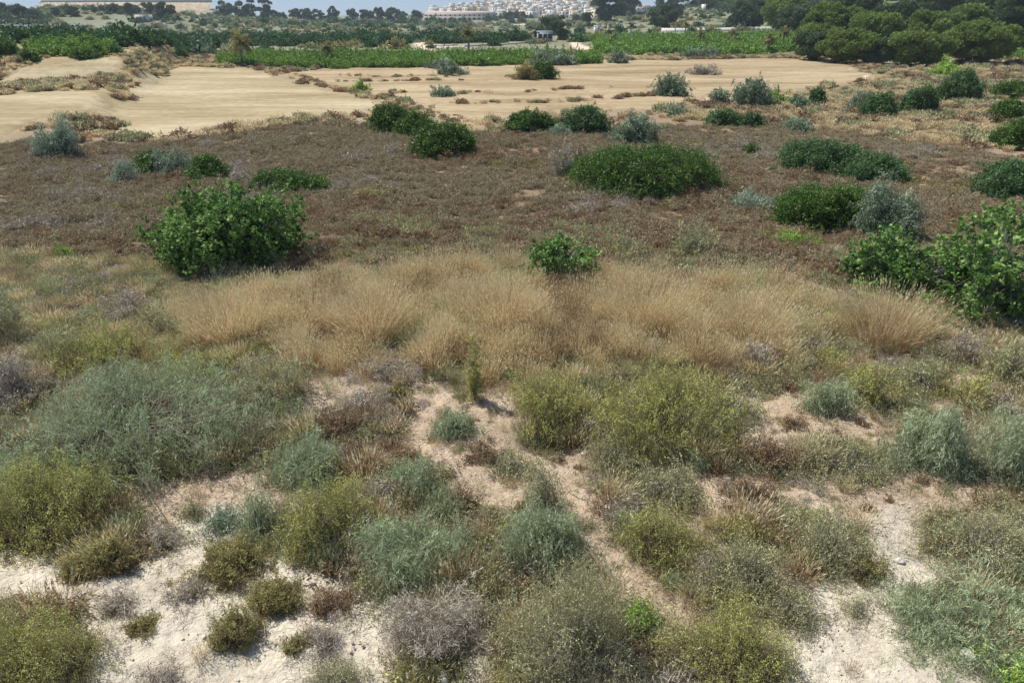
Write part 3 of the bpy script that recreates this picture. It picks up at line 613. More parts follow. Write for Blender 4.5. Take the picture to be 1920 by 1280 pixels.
def palm(x0, x1, yt, yb, label, n=46, frond=None):
    SEED[0] += 1; rs = np.random.RandomState(SEED[0]); fx, fy = pix((x0+x1)/2, yb); z = float(H(fx, fy)); dp = depth(fx, fy, z); px = dp/692
    R = (x1-x0)/F*dp/2; h = (yb-yt)/F*dp/CP; th_ = max(.6, h-R*.9); root = empty('palm_tree', (fx, fy, z), label, 'palm tree', 'palms along the vineyards')
    T = Geo(); zs = np.linspace(-.1, th_, 6); A = np.stack([zs*.02, zs*.01, zs], 1); tr = max(.22, .5*px); T.limbs(A[:-1], A[1:], tr*1.1, tr); link('trunk', T.mesh('trunk', M['palebark']), root)
    G = Geo(); k = 7
    for i in range(n):
        a = rs.rand()*6.283; el = -.5+2.0*rs.rand(); L = R*(.85+.25*rs.rand()); P = np.array([0, 0, th_]); d = np.array([math.cos(a)*math.cos(el), math.sin(a)*math.cos(el), math.sin(el)]); pts = [P]
        for j in range(k): d = unit(d+np.array([0, 0, -.16])); P = P+d*L/k; pts.append(P)
        pts = np.array(pts); tn = .25+.55*rs.rand(); s_ = unit(np.cross(d, UP))
        for sg in (1, -1):
            pp = np.repeat(pts[1:], 3, 0)+rs.normal(size=(k*3, 3))*.05; dd = unit(np.repeat(pts[1:]-pts[:-1], 3, 0)/L*k*.6+s_*sg+rs.normal(size=(k*3, 3))*.2-UP*.2)
            G.leaves(pp, dd, max(.3, R*.22), max(.06, .6*px), tn, rs, 'blade')
    link('crown', G.mesh('crown', M['ol']), root); return root
palm(433, 479, 68, 124, 'largest palm tree, at the left end of the vineyard strip', 60)
palm(602, 630, 84, 120, 'palm tree in the left half of the vineyard strip', 40)
palm(864, 894, 60, 108, 'tall thin palm in front of the dark orchard', 36)
palm(1140, 1158, 66, 86, 'palm in the bright plot beside the track', 30)
palm(1300, 1324, 58, 86, 'palm in the middle of the bright plot', 30)
palm(1362, 1384, 60, 86, 'palm between the middle and right of the bright plot', 30)
palm(1428, 1450, 70, 102, 'palm near the grove, at the front of the bright plot', 30)
palm(1456, 1476, 58, 92, 'palm beside the grove, at the back of the bright plot', 30)
palm(1276, 1292, 44, 66, 'small palm beside the wall of the bright plot', 24)
# ------------------------------------------------------------------ uncountable cover: clumps scattered by geometry nodes
def scatter(name, clumps, X, Y, scl, idx, label, zoff=-.02, tilt=.12, seed=1):
    rs = np.random.RandomState(seed); n = len(X); Z = H(X, Y)+zoff
    me = bpy.data.meshes.new(name); me.vertices.add(n); me.vertices.foreach_set('co', np.stack([X, Y, Z], 1).astype(np.float32).ravel())
    rot = np.stack([rs.normal(size=n)*tilt, rs.normal(size=n)*tilt, rs.rand(n)*6.283], 1).astype(np.float32)
    a = me.attributes.new('rot', 'FLOAT_VECTOR', 'POINT'); a.data.foreach_set('vector', rot.ravel())
    a = me.attributes.new('scl', 'FLOAT_VECTOR', 'POINT'); s3 = np.stack([scl, scl, scl*(.75+.5*rs.rand(n))], 1); a.data.foreach_set('vector', s3.astype(np.float32).ravel())
    a = me.attributes.new('idx', 'INT', 'POINT'); a.data.foreach_set('value', np.asarray(idx, np.int32))
    o = link(name, me); tag(o, label, kind='stuff')
    g = bpy.data.node_groups.new(name+'_scatter', 'GeometryNodeTree')
    g.interface.new_socket('Geometry', in_out='INPUT', socket_type='NodeSocketGeometry'); g.interface.new_socket('Geometry', in_out='OUTPUT', socket_type='NodeSocketGeometry')
    N = g.nodes; Lk = g.links; gi = N.new('NodeGroupInput'); go = N.new('NodeGroupOutput'); ip = N.new('GeometryNodeInstanceOnPoints'); jn = N.new('GeometryNodeGeometryToInstance')
    for c in reversed(clumps):
        oi = N.new('GeometryNodeObjectInfo'); oi.inputs['Object'].default_value = c; oi.inputs['As Instance'].default_value = False
        Lk.new(oi.outputs['Geometry'], jn.inputs[0])
    Lk.new(gi.outputs[0], ip.inputs['Points']); Lk.new(jn.outputs[0], ip.inputs['Instance']); ip.inputs['Pick Instance'].default_value = True
    def at(nm, ty, sock):
        k = N.new('GeometryNodeInputNamedAttribute'); k.data_type = ty; k.inputs[0].default_value = nm; Lk.new(k.outputs[0], ip.inputs[sock])
    at('idx', 'INT', 'Instance Index'); at('rot', 'FLOAT_VECTOR', 'Rotation'); at('scl', 'FLOAT_VECTOR', 'Scale')
    Lk.new(ip.outputs[0], go.inputs[0]); md = o.modifiers.new('scatter', 'NODES'); md.node_group = g
    return o
def clump(kind, r_, h, seed, px_m, cov=1., mat=None, cap=3000):
    G, S, mt, sm_ = crown(kind, r_, r_, h, seed, px_m, cap, cov=cov)
    return bpy.data.objects.new('clump', G.mesh('clump', M[mat or mt]))          # source mesh only, never linked to the scene
def tussock(seed, n, h, r_, wdt, mat='st', lean=.35):
    rs = np.random.RandomState(seed); G = Geo(); a = rs.rand(n)*6.283; q = rs.rand(n)**.5*r_
    P = np.stack([np.cos(a)*q, np.sin(a)*q, np.full(n, -.02)], 1); D = unit(np.stack([np.cos(a)*q/r_*lean, np.sin(a)*q/r_*lean, np.ones(n)], 1)+rs.normal(size=(n, 3))*.16)
    L = h*(.55+.5*rs.rand(n)); t0 = rs.rand(n)*.35+.25
    M1 = P+D*L[:, None]*.5; D2 = unit(D+rs.normal(size=(n, 3))*.16+np.stack([np.cos(a), np.sin(a), 0*a], 1)*lean*.4)
    G.leaves(P, D, L*.55, wdt, t0-.18, rs, 'blade'); G.leaves(M1, D2, L*.5, wdt*.8, t0+.25, rs, 'blade')
    e = M1+D2*L[:, None]*.42; G.leaves(e, D2, .10, wdt*1.9, np.clip(t0+.4, 0, 1), rs, 'rhomb')
    return bpy.data.objects.new('tussock', G.mesh('tussock', M[mat]))
def in_poly(P, n, rs):
    out = np.zeros((0, 2)); x0, y0 = P.min(0); x1, y1 = P.max(0)
    while len(out) < n:
        q = np.stack([x0+(x1-x0)*rs.rand(n*2), y0+(y1-y0)*rs.rand(n*2)], 1); out = np.concatenate([out, q[sdist(P, q[:, 0], q[:, 1]) < 0]])
    return out[:n]
def parea(P): x, y = P[:, 0], P[:, 1]; return abs((x*np.roll(y, -1)-y*np.roll(x, -1)).sum())/2
rs = np.random.RandomState(77)
# heath
hc = [clump('rb', .38, .26, 900+i, .022, .8, 'he', 2000) for i in range(5)]+[clump('gr', .34, .20, 910, .026, .5, 'gr', 1000), clump('ol', .34, .24, 911, .026, .6, 'ol', 1400), clump('rb', .36, .24, 912, .026, .7, 'rb', 1400)]
A = heath_edge.copy(); nh = 15500; q = in_poly(A, nh*2, rs); u_, v_ = project(q[:, 0], q[:, 1], 0)
k = (u_ > -350) & (u_ < 2270) & (rs.rand(len(q)) < np.clip(1.25-(np.hypot(q[:, 0], q[:, 1])-18)/55, .35, 1)); q = q[k]; bare_h = fbm(q[:, 0]/5+80, q[:, 1]/2.5); q = q[(bare_h > -.42) | (rs.rand(len(q)) < .35)][:nh]
ii = rs.randint(0, 5, len(q)); f_ = fbm(q[:, 0]/4, q[:, 1]/4); ii = np.where((fbm(q[:, 0]/6+60, q[:, 1]/6) > .05) & (rs.rand(len(q)) < .4), 7, ii); ii = np.where((f_ > .32) & (rs.rand(len(q)) < .35), 5, ii); ii = np.where((f_ < -.38) & (rs.rand(len(q)) < .5), 6, ii)
gm = (fbm(q[:, 0]/3+20, q[:, 1]/3) > .0) & (rs.rand(len(q)) < .33) & (np.hypot(q[:, 0], q[:, 1]) < 29); hc.append(clump('gg', .34, .26, 913, .026, .7, 'gg', 1400)); ii = np.where(gm, 8, ii)
scatter('heath', hc, q[:, 0], q[:, 1], (.5+1.1*rs.rand(len(q))**2.2)*(1+.45*fbm(q[:, 0]/3, q[:, 1]/3)), ii, 'low brown heath covering the ground beyond the straw grass')
# straw grass
ts = [tussock(40+i, 200, [.95, .8, 1.05, .7][i], .26, .008, lean=[.35, .6, .25, .5][i]) for i in range(4)]+[tussock(50, 200, .7, .28, .010, 'rb'), tussock(51, 150, .75, .3, .008, 'gg')]
gp = [poly(p) for p in ([(330, 600), (420, 560), (640, 560), (700, 530), (930, 520), (1240, 535), (1480, 560), (1560, 585), (1545, 640), (1400, 690), (1240, 690), (1000, 700), (860, 705), (640, 690), (560, 660), (380, 650)],)]
GB = poly([(150, 760), (-100, 640), (-100, 470), (200, 480), (560, 500), (1000, 490), (1560, 520), (1700, 600), (1640, 740), (1000, 760)])
q = in_poly(GB, int(parea(GB)*20), rs); bd = sdist(gp[0], q[:, 0], q[:, 1])+.9*fbm(q[:, 0]/1.7, q[:, 1]/1.7)+.5*fbm(q[:, 0]/.6, q[:, 1]/.6)
fz = fbm(q[:, 0]/1.9, q[:, 1]/1.3); k = rs.rand(len(q)) < np.clip(.05+.62*sm(1.1, -1.1, bd)*(.75+.9*fz), 0, 1); k |= (q[:, 0] < -5.5) & (rs.rand(len(q)) < .12); q = q[k]; fz = fz[k]; bd = bd[k]
ii = rs.randint(0, 4, len(q)); pr = rs.rand(len(q)); ii = np.where((fz > .18) & (pr < .6), 4, ii); ii = np.where((fz < -.15) & (pr < .5), 5, ii); ii = np.where((bd > .1) & (pr < .35), 5, ii)
scatter('tall_grass', ts, q[:, 0], q[:, 1], (.45+.65*rs.rand(len(q)))*(1+.25*fbm(q[:, 0]/.9, q[:, 1]/.9))*np.where(bd > .3, .6, 1.), ii, 'tall straw coloured grass in a belt across the middle')
# big tussocks as things
for x0, x1, yt, yb, lab in [(1545, 1745, 525, 665, 'largest straw grass tussock, below the big fig tree'), (345, 535, 530, 655, 'straw grass tussock at the left end of the belt'),
                            (640, 760, 520, 650, 'tall straw tussock in the left half of the belt'), (1120, 1290, 505, 640, 'highest straw tussock in the right half of the belt'),
                            (1340, 1480, 540, 650, 'pale straw tussock next to the largest one'), (880, 1010, 510, 640, 'straw tussock at the centre of the belt')]:
    x, y, z, rx, ry, h, dp = place(x0, x1, yt, yb, .8); SEED[0] += 1
    t_ = tussock(SEED[0], 1300, h*1.0, rx*.6, .008, lean=.55); t_.name = 'grass_tussock'; COL.objects.link(t_); t_.location = (x, y, z)
    tag(t_, lab, 'grass tussock', 'big tussocks of the straw grass belt')
# low scrub between the near bushes
lc = [clump('gg', .24, .22, 920, .018, .8, None, 1500), clump('gg', .22, .25, 921, .018, .8, None, 1500), clump('rb', .24, .20, 922, .018, .8, None, 1500), clump('rb', .2, .18, 923, .018, .8, None, 1500),
      clump('gr', .25, .18, 924, .018, .7, None, 1200), clump('gr', .24, .15, 925, .018, .7, None, 1200), clump('yg', .22, .22, 926, .018, .8, None, 1500), clump('bg', .22, .26, 927, .018, .7, None, 1500),
      tussock(60, 110, .38, .16, .007, 'st'), tussock(61, 90, .3, .14, .007, 'rb')]
NP = poly([(-350, 1290), (-350, 470), (330, 500), (560, 520), (1500, 540), (1560, 470), (2300, 470), (2300, 1290)]); n = int(parea(NP)*31); q = in_poly(NP, n, rs)
bare = np.minimum.reduce([sdist(P, q[:, 0], q[:, 1]) for P in chalk])-.12+.3*fbm(q[:, 0]/1.2, q[:, 1]/1.2); bp_ = np.minimum.reduce([sdist(P, q[:, 0], q[:, 1]) for P in pink])-.22+.3*fbm(q[:, 0]/1.2, q[:, 1]/1.2)
dens = np.where(bare < 0, .035, np.where(bp_ < 0, .30, .95))*np.clip(.62+1.1*fbm(q[:, 0]/1.2+9, q[:, 1]/1.2), .12, 1)
k = rs.rand(n) < dens; q = q[k]; bare = bare[k]; bp_ = bp_[k]; m = len(q)
f1 = fbm(q[:, 0]/2.5+30, q[:, 1]/2.5); pr = rs.rand(m)
ii = np.select([pr < .34, pr < .50, pr < .56, pr < .74, pr < .80, pr < .9], [rs.randint(0, 2, m), rs.randint(2, 4, m), rs.randint(4, 6, m), np.where(f1 > 0, 6, 3), np.where(f1 < 0, 7, 0), np.full(m, 8)], 9)
ii = np.where((np.minimum(bare, bp_) < 0) & (pr > .3), rs.choice([3, 4, 5, 8, 9], m), ii)
sc_ = (.5+1.0*rs.rand(m)**1.3)*np.where(np.minimum(bare, bp_) < 0, .5, 1.)
scatter('low_scrub', lc, q[:, 0], q[:, 1], sc_, ii, 'low mixed twigs, dry grass and seedlings between the near bushes')
# twig litter and stones on the bare earth
def litter_src(seed, n, kind):
    r_ = np.random.RandomState(seed); G = Geo(); P = np.stack([r_.normal(size=n)*.22, r_.normal(size=n)*.22, .01+.04*r_.rand(n)], 1); D = unit(np.stack([r_.normal(size=n), r_.normal(size=n), .25*np.abs(r_.normal(size=n))], 1))
    G.leaves(P, D, .05+.16*r_.rand(n), .006, r_.rand(n), r_, 'blade'); return bpy.data.objects.new('litter', G.mesh('litter', M[kind]))
ls = [litter_src(70, 40, 'gr'), litter_src(71, 24, 'gr'), litter_src(72, 50, 'st')]
n = int(parea(NP)*5); q = in_poly(NP, n, rs); q = q[(rs.rand(n) < .35) | (np.minimum.reduce([sdist(P, q[:, 0], q[:, 1]) for P in chalk]) > .2)]; n = len(q); scatter('twig_litter', ls, q[:, 0], q[:, 1], .5+.9*rs.rand(n), rs.randint(0, 3, n), 'thin twig litter lying on the bare earth', zoff=.0, tilt=.05)
# dry grassland tufts: banks, field edges, right slope
gc = [tussock(80, 60, .42, .28, .03, 'st'), tussock(81, 60, .38, .28, .03, 'rb'), clump('gg', .42, .34, 82, .10, 1., None, 400), clump('rb', .42, .28, 83, .10, 1., None, 400)]
GPs = [poly(p) for p in ([(200, 252), (222, 178), (205, 142), (225, 110), (300, 106), (340, 124), (275, 138), (242, 180), (222, 252)], [(-120, 80), (0, 92), (45, 112), (60, 122), (-60, 150)], [(-60, 146), (60, 146), (215, 140), (225, 172), (100, 168), (-60, 190)],[(300, 268), (560, 236), (700, 246), (560, 215), (330, 250)], [(-350, 330), (200, 262), (330, 275), (250, 190), (215, 172), (100, 170), (215, 140), (120, 146), (-100, 172), (-350, 260)],
      [(1250, 240), (1300, 200), (1500, 185), (1650, 160), (1700, 130), (2200, 130), (2300, 330), (1900, 290), (1600, 255), (1400, 235)], [(230, 108), (410, 108), (430, 126), (290, 130)], [(545, 130), (600, 160), (740, 188), (780, 206), (800, 212), (740, 205), (620, 172)], [(1130, 112), (1480, 104), (1500, 112), (1200, 118)])]
X = []
for P in GPs: X.append(in_poly(P, int(min(5000, parea(P)*2.4)), rs))
WIDE = np.array([(-90, 52), (90, 42), (190, 100), (190, 175), (-190, 175), (-190, 100)]); X.append(in_poly(WIDE, 30000, rs))
q = np.concatenate(X); fd = np.minimum.reduce([sdist(P, q[:, 0], q[:, 1]) for P in (fieldA, fieldB, fieldC, fieldD)]); hd = sdist(heath_edge, q[:, 0], q[:, 1])
q = q[(fd+1.6*fbm(q[:, 0]/3, q[:, 1]/3) > .1) & (hd > -1) & (fbm(q[:, 0]/8+3, q[:, 1]/8) > -.35)]; m = len(q); pr = rs.rand(m)+.25*fbm(q[:, 0]/6, q[:, 1]/6)
scatter('dry_grass', gc, q[:, 0], q[:, 1], (.45+1.0*rs.rand(m)**1.6), np.select([pr < .62, pr < .80, pr < .90], [0, 1, 2], 3), 'dry grass tufts on the banks and field edges')
# thin weedy lines crossing the tan field
lines = [[(640, 142), (960, 146), (1000, 148)], [(720, 176), (960, 174), (1160, 164)], [(860, 196), (1100, 190), (1240, 178)], [(640, 154), (860, 152)], [(760, 208), (860, 226), (930, 240)], [(560, 140), (620, 165), (740, 190), (800, 206)], [(1260, 206), (1360, 196)]]
X = []
for Ln in lines:
    W_ = [pix(*p) for p in Ln]
    for a, b in zip(W_[:-1], W_[1:]):
        d_ = math.dist(a, b); m = int(d_*2.6); t = rs.rand(m)[:, None]; X.append(np.array(a)*(1-t)+np.array(b)*t+rs.normal(size=(m, 2))*np.array([.5, .45]))
q = np.concatenate(X); q = q[fbm(q[:, 0]/5, q[:, 1]/5) > -.25]; m = len(q)
scatter('field_weeds', gc, q[:, 0], q[:, 1], .45+.5*rs.rand(m), rs.choice([0, 1, 2, 3], m, p=[.3, .4, .1, .2]), 'thin lines of dry weeds crossing the tan field')
# vineyards and orchards
def plot(name, P, dx, dy, mat, r_, h, label, pxm, ang=0., jit=.2, keep=1.):
    x0, y0 = P.min(0); x1, y1 = P.max(0); cx, cy_ = (x0+x1)/2, (y0+y1)/2; R = max(x1-x0, y1-y0)*.75
    X_, Y_ = np.meshgrid(np.arange(-R, R, dx), np.arange(-R, R, dy)); X_ = X_.ravel(); Y_ = Y_.ravel(); c, s = math.cos(ang), math.sin(ang)
    X2 = cx+X_*c-Y_*s; Y2 = cy_+X_*s+Y_*c; k = (sdist(P, X2, Y2) < 0) & (rs.rand(len(X2)) < keep); X2 = X2[k]+rs.normal(size=k.sum())*jit; Y2 = Y2[k]+rs.normal(size=k.sum())*jit
    src = [clump('lb', r_, h, 300+i+int(r_*100), pxm, 1., mat, 1100) for i in range(4)]
    return scatter(name, src, X2, Y2, .75+.5*rs.rand(len(X2)), rs.randint(0, 4, len(X2)), label, tilt=.05)
plot('vineyard', poly([(410, 112), (500, 108), (800, 108), (1010, 104), (1040, 112), (1115, 108), (1125, 120), (960, 124), (640, 130), (500, 128), (420, 124)]), 1.3, 2.6, 'vi', 1.0, 1.3, 'bright green vine rows behind the tan fields', .22)
plot('bright_plot', poly([(1100, 74), (1160, 71), (1480, 66), (1500, 100), (1400, 106), (1130, 104), (1125, 90)]), 2.2, 4.5, 'vi', 1.3, .9, 'bright green plot between the farm track and the pine grove', .35)
plot('left_plot', poly([(60, 98), (90, 88), (200, 88), (215, 100), (180, 110), (60, 112)]), 1.7, 3.2, 'vi', 1.3, 1.7, 'small bright green plot behind the left terraces', .22)
plot('right_plot', poly([(1885, 96), (1900, 78), (2000, 78), (2000, 118), (1890, 112)]), 1.7, 3.2, 'vi', 1.4, 1.5, 'bright green plot right of the pine grove', .22)
plot('orange_grove', poly([(-200, 84), (100, 82), (240, 92), (420, 88), (640, 86), (772, 86), (770, 76), (500, 76), (240, 78), (100, 74), (-200, 76)]), 4.0, 4.6, 'ci', 2.3, 2.0, 'dark orange grove stretching across the valley', .4, jit=.5)
plot('orchard', poly([(795, 82), (1000, 78), (1005, 74), (870, 70), (790, 74)]), 4.0, 4.8, 'ci', 2.1, 1.9, 'dark orchard behind the bare strip in the valley centre', .4, jit=.5)
# scrub plain and wooded hills: far off mass
def mass(name, P, dens, kinds, r_, h, label, pxm, smin=.5, smax=1.3, thr=None, sc_n=40):
    src = [clump('lb', r_, h, 500+i, pxm, 1., k_, 900) for i, k_ in enumerate(kinds)]; n = int(parea(P)*dens); q = in_poly(P, n, rs)
    if thr is not None: q = q[fbm(q[:, 0]/sc_n+5, q[:, 1]/sc_n) > thr]
    m = len(q); return scatter(name, src, q[:, 0], q[:, 1], smin+(smax-smin)*rs.rand(m)**2, rs.randint(0, len(src), m), label, tilt=.04)
mass('scrub_plain', np.array([(-330, 190), (-120, 150), (-60, 152), (60, 240), (260, 260), (330, 620), (-560, 620)]), .008, ['gg', 'ol', 'si', 'ci'], 1.5, .5, 'grey-green scrub dotted over the plain behind the orchards', .5)
mass('valley_trees', np.array([(-420, 300), (-330, 230), (-150, 290), (300, 330), (300, 640), (-600, 640)]), .0005, ['ci', 'pd', 'ci', 'lb'], 2.6, 2.2, 'scattered trees in the far valley', .6, thr=.0)
mass('wooded_hill', np.array([(125, 190), (190, 165), (330, 190), (900, 500), (900, 1000), (180, 800), (120, 420)]), .012, ['pd', 'pi', 'pd', 'ci'], 4.4, 6.5, 'pine woods covering the hill on the right', .6, .6, 1.3, thr=-.12)
mass('left_hill_scrub', np.array([(-420, 380), (-90, 400), (-80, 560), (-500, 560)]), .010, ['gg', 'pd', 'lb', 'si'], 2.4, 2.2, 'scrub on the slopes of the left hill', .7, thr=-.15)
# ------------------------------------------------------------------ buildings
M['white'] = noise_mat('white_render', (.60, .57, .52), (.72, .69, .64), .8); M['cream'] = noise_mat('cream_render', (.58, .50, .38), (.70, .62, .48), .8)
M['tile'] = noise_mat('roof_tile', (.46, .34, .27), (.58, .46, .38), 1.5); M['dark'] = noise_mat('dark_window', (.04, .045, .05), (.08, .09, .10), 2, .3)
M['grey'] = noise_mat('grey_metal', (.30, .32, .35), (.44, .46, .50), 1.2, .6); M['bankrock'] = noise_mat('bank_rock', (.33, .26, .17), (.52, .43, .31), .35, bump=.8)
M['stone'] = noise_mat('pale_stone', (.45, .41, .35), (.70, .66, .58), 5, bump=.6); M['gravel'] = noise_mat('gravel_stone', (.42, .33, .25), (.66, .58, .48), 3); M['wood'] = noise_mat('post_wood', (.25, .19, .13), (.42, .35, .27), 12)
def boxq(x0, x1, y0, y1, z0, z1):
    V = np.array([[x0, y0, z0], [x1, y0, z0], [x1, y1, z0], [x0, y1, z0], [x0, y0, z1], [x1, y0, z1], [x1, y1, z1], [x0, y1, z1]], float)
    return V, np.array([[0, 3, 2, 1], [4, 5, 6, 7], [0, 1, 5, 4], [1, 2, 6, 5], [2, 3, 7, 6], [3, 0, 4, 7]])
def boxes(name, bs, mat):
    V = []; Q = []; n = 0
    for b in bs: v, q_ = boxq(*b); V.append(v); Q.append(q_+n); n += 8
    return mk_mesh(name, np.concatenate(V), np.concatenate(Q), mat)
def hip(name, x0, x1, y0, y1, z0, h, mat, e=.4):
    x0 -= e; x1 += e; y0 -= e; y1 += e; r_ = min(x1-x0, y1-y0)/2*.95; cy_ = (y0+y1)/2
    V = np.array([[x0, y0, z0], [x1, y0, z0], [x1, y1, z0], [x0, y1, z0], [x0, y0, z0+.15], [x1, y0, z0+.15], [x1, y1, z0+.15], [x0, y1, z0+.15], [x0+r_, cy_-.05, z0+h], [x1-r_, cy_-.05, z0+h], [x1-r_, cy_+.05, z0+h], [x0+r_, cy_+.05, z0+h]], float)
    Q = np.array([[0, 3, 2, 1], [0, 1, 5, 4], [1, 2, 6, 5], [2, 3, 7, 6], [3, 0, 4, 7], [4, 5, 9, 8], [5, 6, 10, 9], [6, 7, 11, 10], [7, 4, 8, 11], [8, 9, 10, 11]])
    return mk_mesh(name, V, Q, mat)
def house(name, x, y, wd, dp_, h, label, cat='house', wall='white', flat=False, nw=3, nf=2, rz=0., group=None, base=-1.5):
    root = empty(name, (x, y, float(H(x, y))), label, cat, group, rz); X = wd/2
    link('wall', boxes('wall', [(-X, X, 0, dp_, base, h)]+([(-X*.9, X*.1, dp_*.3, dp_*.8, h, h+1.6)] if flat and nf > 1 else []), M[wall]), root)
    if flat: link('roof', boxes('roof', [(-X-.15, X+.15, -.15, dp_+.15, h+.002, h+.3)], M[wall]), root)
    else: link('roof', hip('roof', -X, X, 0, dp_, h, min(wd, dp_)*.22, M['tile']), root)
    wmesh = boxes('window', [(-.55, .55, -.06, .12, 0, 1.3)], M['dark']); dmesh = boxes('door', [(-.5, .5, -.06, .12, 0, 2.1)], M['dark'])
    fh = h/nf
    for f in range(nf):
        for i_ in range(nw):
            xx = -X+wd*(i_+.5)/nw; isd = f == 0 and i_ == nw//2
            link('door' if isd else 'window', dmesh if isd else wmesh, root, (xx, 0, f*fh+(.05 if isd else .9)))
    return root
def housepx(px, py, wpx, label, **kw):
    x, y = pix(px, py); k_ = min(1, 740/math.hypot(x, y)); x *= k_; y *= k_; return house(kw.pop('name', 'house'), x, y, wpx/F*depth(x, y, float(H(x, y))), label=label, **kw)
# long white terrace at the front of the town
x, y = pix(862, 39); dpt = depth(x, y, float(H(x, y))); W_ = 136/F*dpt
root = empty('terraced_building', (x, y, float(H(x, y))), 'long white terraced building with a row of arches at the front of the town', 'building')
hh = 12/F*dpt*1.0; X_ = W_/2
link('wall', boxes('wall', [(-X_, X_, 0, 12, -3, hh*.55), (-X_, X_, 4, 12, hh*.55, hh)], M['white']), root)
link('roof', hip('roof', -X_, X_, 4, 12, hh, 2.2, M['tile']), root); link('cornice', boxes('cornice', [(-X_-.2, X_+.2, -.3, .3, hh*.55, hh*.55+.35)], M['cream']), root)
nn = 15; wm = boxes('window', [(-W_/nn*.28, W_/nn*.28, -.08, .2, 0, hh*.33)], M['dark']); wm2 = boxes('window', [(-.7, .7, -.08, .2, 0, hh*.2)], M['dark'])
for i_ in range(nn):
    xx = -X_+W_*(i_+.5)/nn; link('window', wm, root, (xx, 0, hh*.1)); link('window', wm2, root, (xx, 4, hh*.66))
    link('pier', boxes('pier', [(xx+W_/nn*.36, xx+W_/nn*.5, -.35, -.003, -1, hh*.55)], M['cream']), root)
housepx(698, 37, 16, 'small white house alone on the skyline', dp_=8, h=5, nw=2)
housepx(572, 39, 8, 'white hut beside the dark skyline tree, left of two', dp_=5, h=3.6, nw=2, nf=1, name='hut', cat='hut'); housepx(584, 39, 7, 'white hut beside the dark skyline tree, right of two', dp_=5, h=3.4, nw=1, nf=1, name='hut', cat='hut')
housepx(397, 22, 19, 'cream house with bare gable on the crest of the left hill', dp_=9, h=7, wall='cream', nw=2, flat=True)
housepx(1196, 28, 48, 'white villa with arches among the pines', dp_=9, h=6.5, nw=5, name='villa', cat='villa')
housepx(1333, 18, 26, 'flat white house above the brown slope', dp_=8, h=3.5, nw=3, nf=1, flat=True)
housepx(1345, 4, 22, 'white house near the top edge, above the flat one', dp_=8, h=4.5, nw=3)
housepx(1632, 4, 24, 'white house showing through the pines at the top', dp_=8, h=4, nw=3); housepx(1722, 1, 20, 'pale house at the top edge above the grove', dp_=8, h=4, nw=2)
housepx(1022, 79, 28, 'grey shed with bright doors in the valley', dp_=6, h=2.6, wall='grey', nw=3, nf=1, flat=True, name='shed', cat='shed', base=-.5)
housepx(1056, 75, 22, 'white shed under the dark tree at the head of the track', dp_=5, h=2.8, nw=1, nf=1, flat=True, name='shed', cat='shed', base=-.5)
housepx(265, 40, 24, 'white ruined farmhouse on the left hill', dp_=7, h=3.2, nw=2, nf=1, flat=True); housepx(292, 52, 22, 'low pale farm wall house below the ruined farmhouse', dp_=6, h=2.2, nw=2, nf=1, flat=True, wall='cream')
housepx(1120, 62, 10, 'tiny white hut at the near end of the terrace wall', dp_=4, h=2.5, nw=1, nf=1, flat=True, name='hut', cat='hut', base=-.5)
# the town on its hill: many small houses
rs = np.random.RandomState(12)
def town_mesh(seed):
    r_ = np.random.RandomState(seed); w_ = 7+6*r_.rand(); d_ = 7+2*r_.rand(); h_ = [3.6, 6.2, 6.6][r_.randint(3)]; V = []; Q = []; mi = []; n = 0
    def ad(b, m_):
        nonlocal n
        v, q_ = boxq(*b); V.append(v); Q.append(q_+n); n += 8; mi.extend([m_]*6)
    ad((-w_/2, w_/2, 0, d_, -4, h_), 0)
    if r_.rand() < .5: ad((-w_/2, 0, d_*.3, d_, h_, h_+2.3), 0)
    for f in range(2 if h_ > 5 else 1):
        for i_ in range(3):
            if r_.rand() < .85: xx = -w_/2+w_*(i_+.5)/3; ad((xx-.65, xx+.65, -.08, .1, f*3.1+.8, f*3.1+2.3), 1)
    ad((-w_/2-.3, w_/2+.3, -.3, d_+.3, h_+.01, h_+.35), 2) if r_.rand() < .55 else ad((-w_/2-.1, w_/2+.1, -.1, .3, h_+.01, h_+.5), 0)
    return mk_mesh('house', np.concatenate(V), np.concatenate(Q), [M[['white', 'white', 'cream'][seed % 3]], M['dark'], M['tile']], mi=mi)
TM = [town_mesh(s) for s in range(9)]; cnt = 0; used = []
for t_ in range(4000):
    px = 792+325*rs.rand(); yy = 38*rs.rand()**1.1-3; lim = 26 if px < 935 else 37
    if yy > lim or (px < 830 and yy < 9): continue
    x, y = pix(px, yy)
    if y > 1500 or y < 500 or any((x-a)**2+(y-b)**2 < 13.5**2 for a, b in used): continue
    used.append((x, y)); o = link('house', TM[rs.randint(9)], None, (x, y, float(H(x, y)))); o.rotation_euler = (0, 0, -1.15+1.5*rs.rand())
    row = 'top rows' if yy < 8 else 'middle rows' if yy < 19 else 'lowest rows'; col = 'left third' if px < 900 else 'centre' if px < 1000 else 'right third'
    tag(o, f'small pale house in the {row} of the hillside town, {col}', 'house', f'town houses, {row}, {col}'); cnt += 1
    if cnt >= 230: break
print('town', cnt)
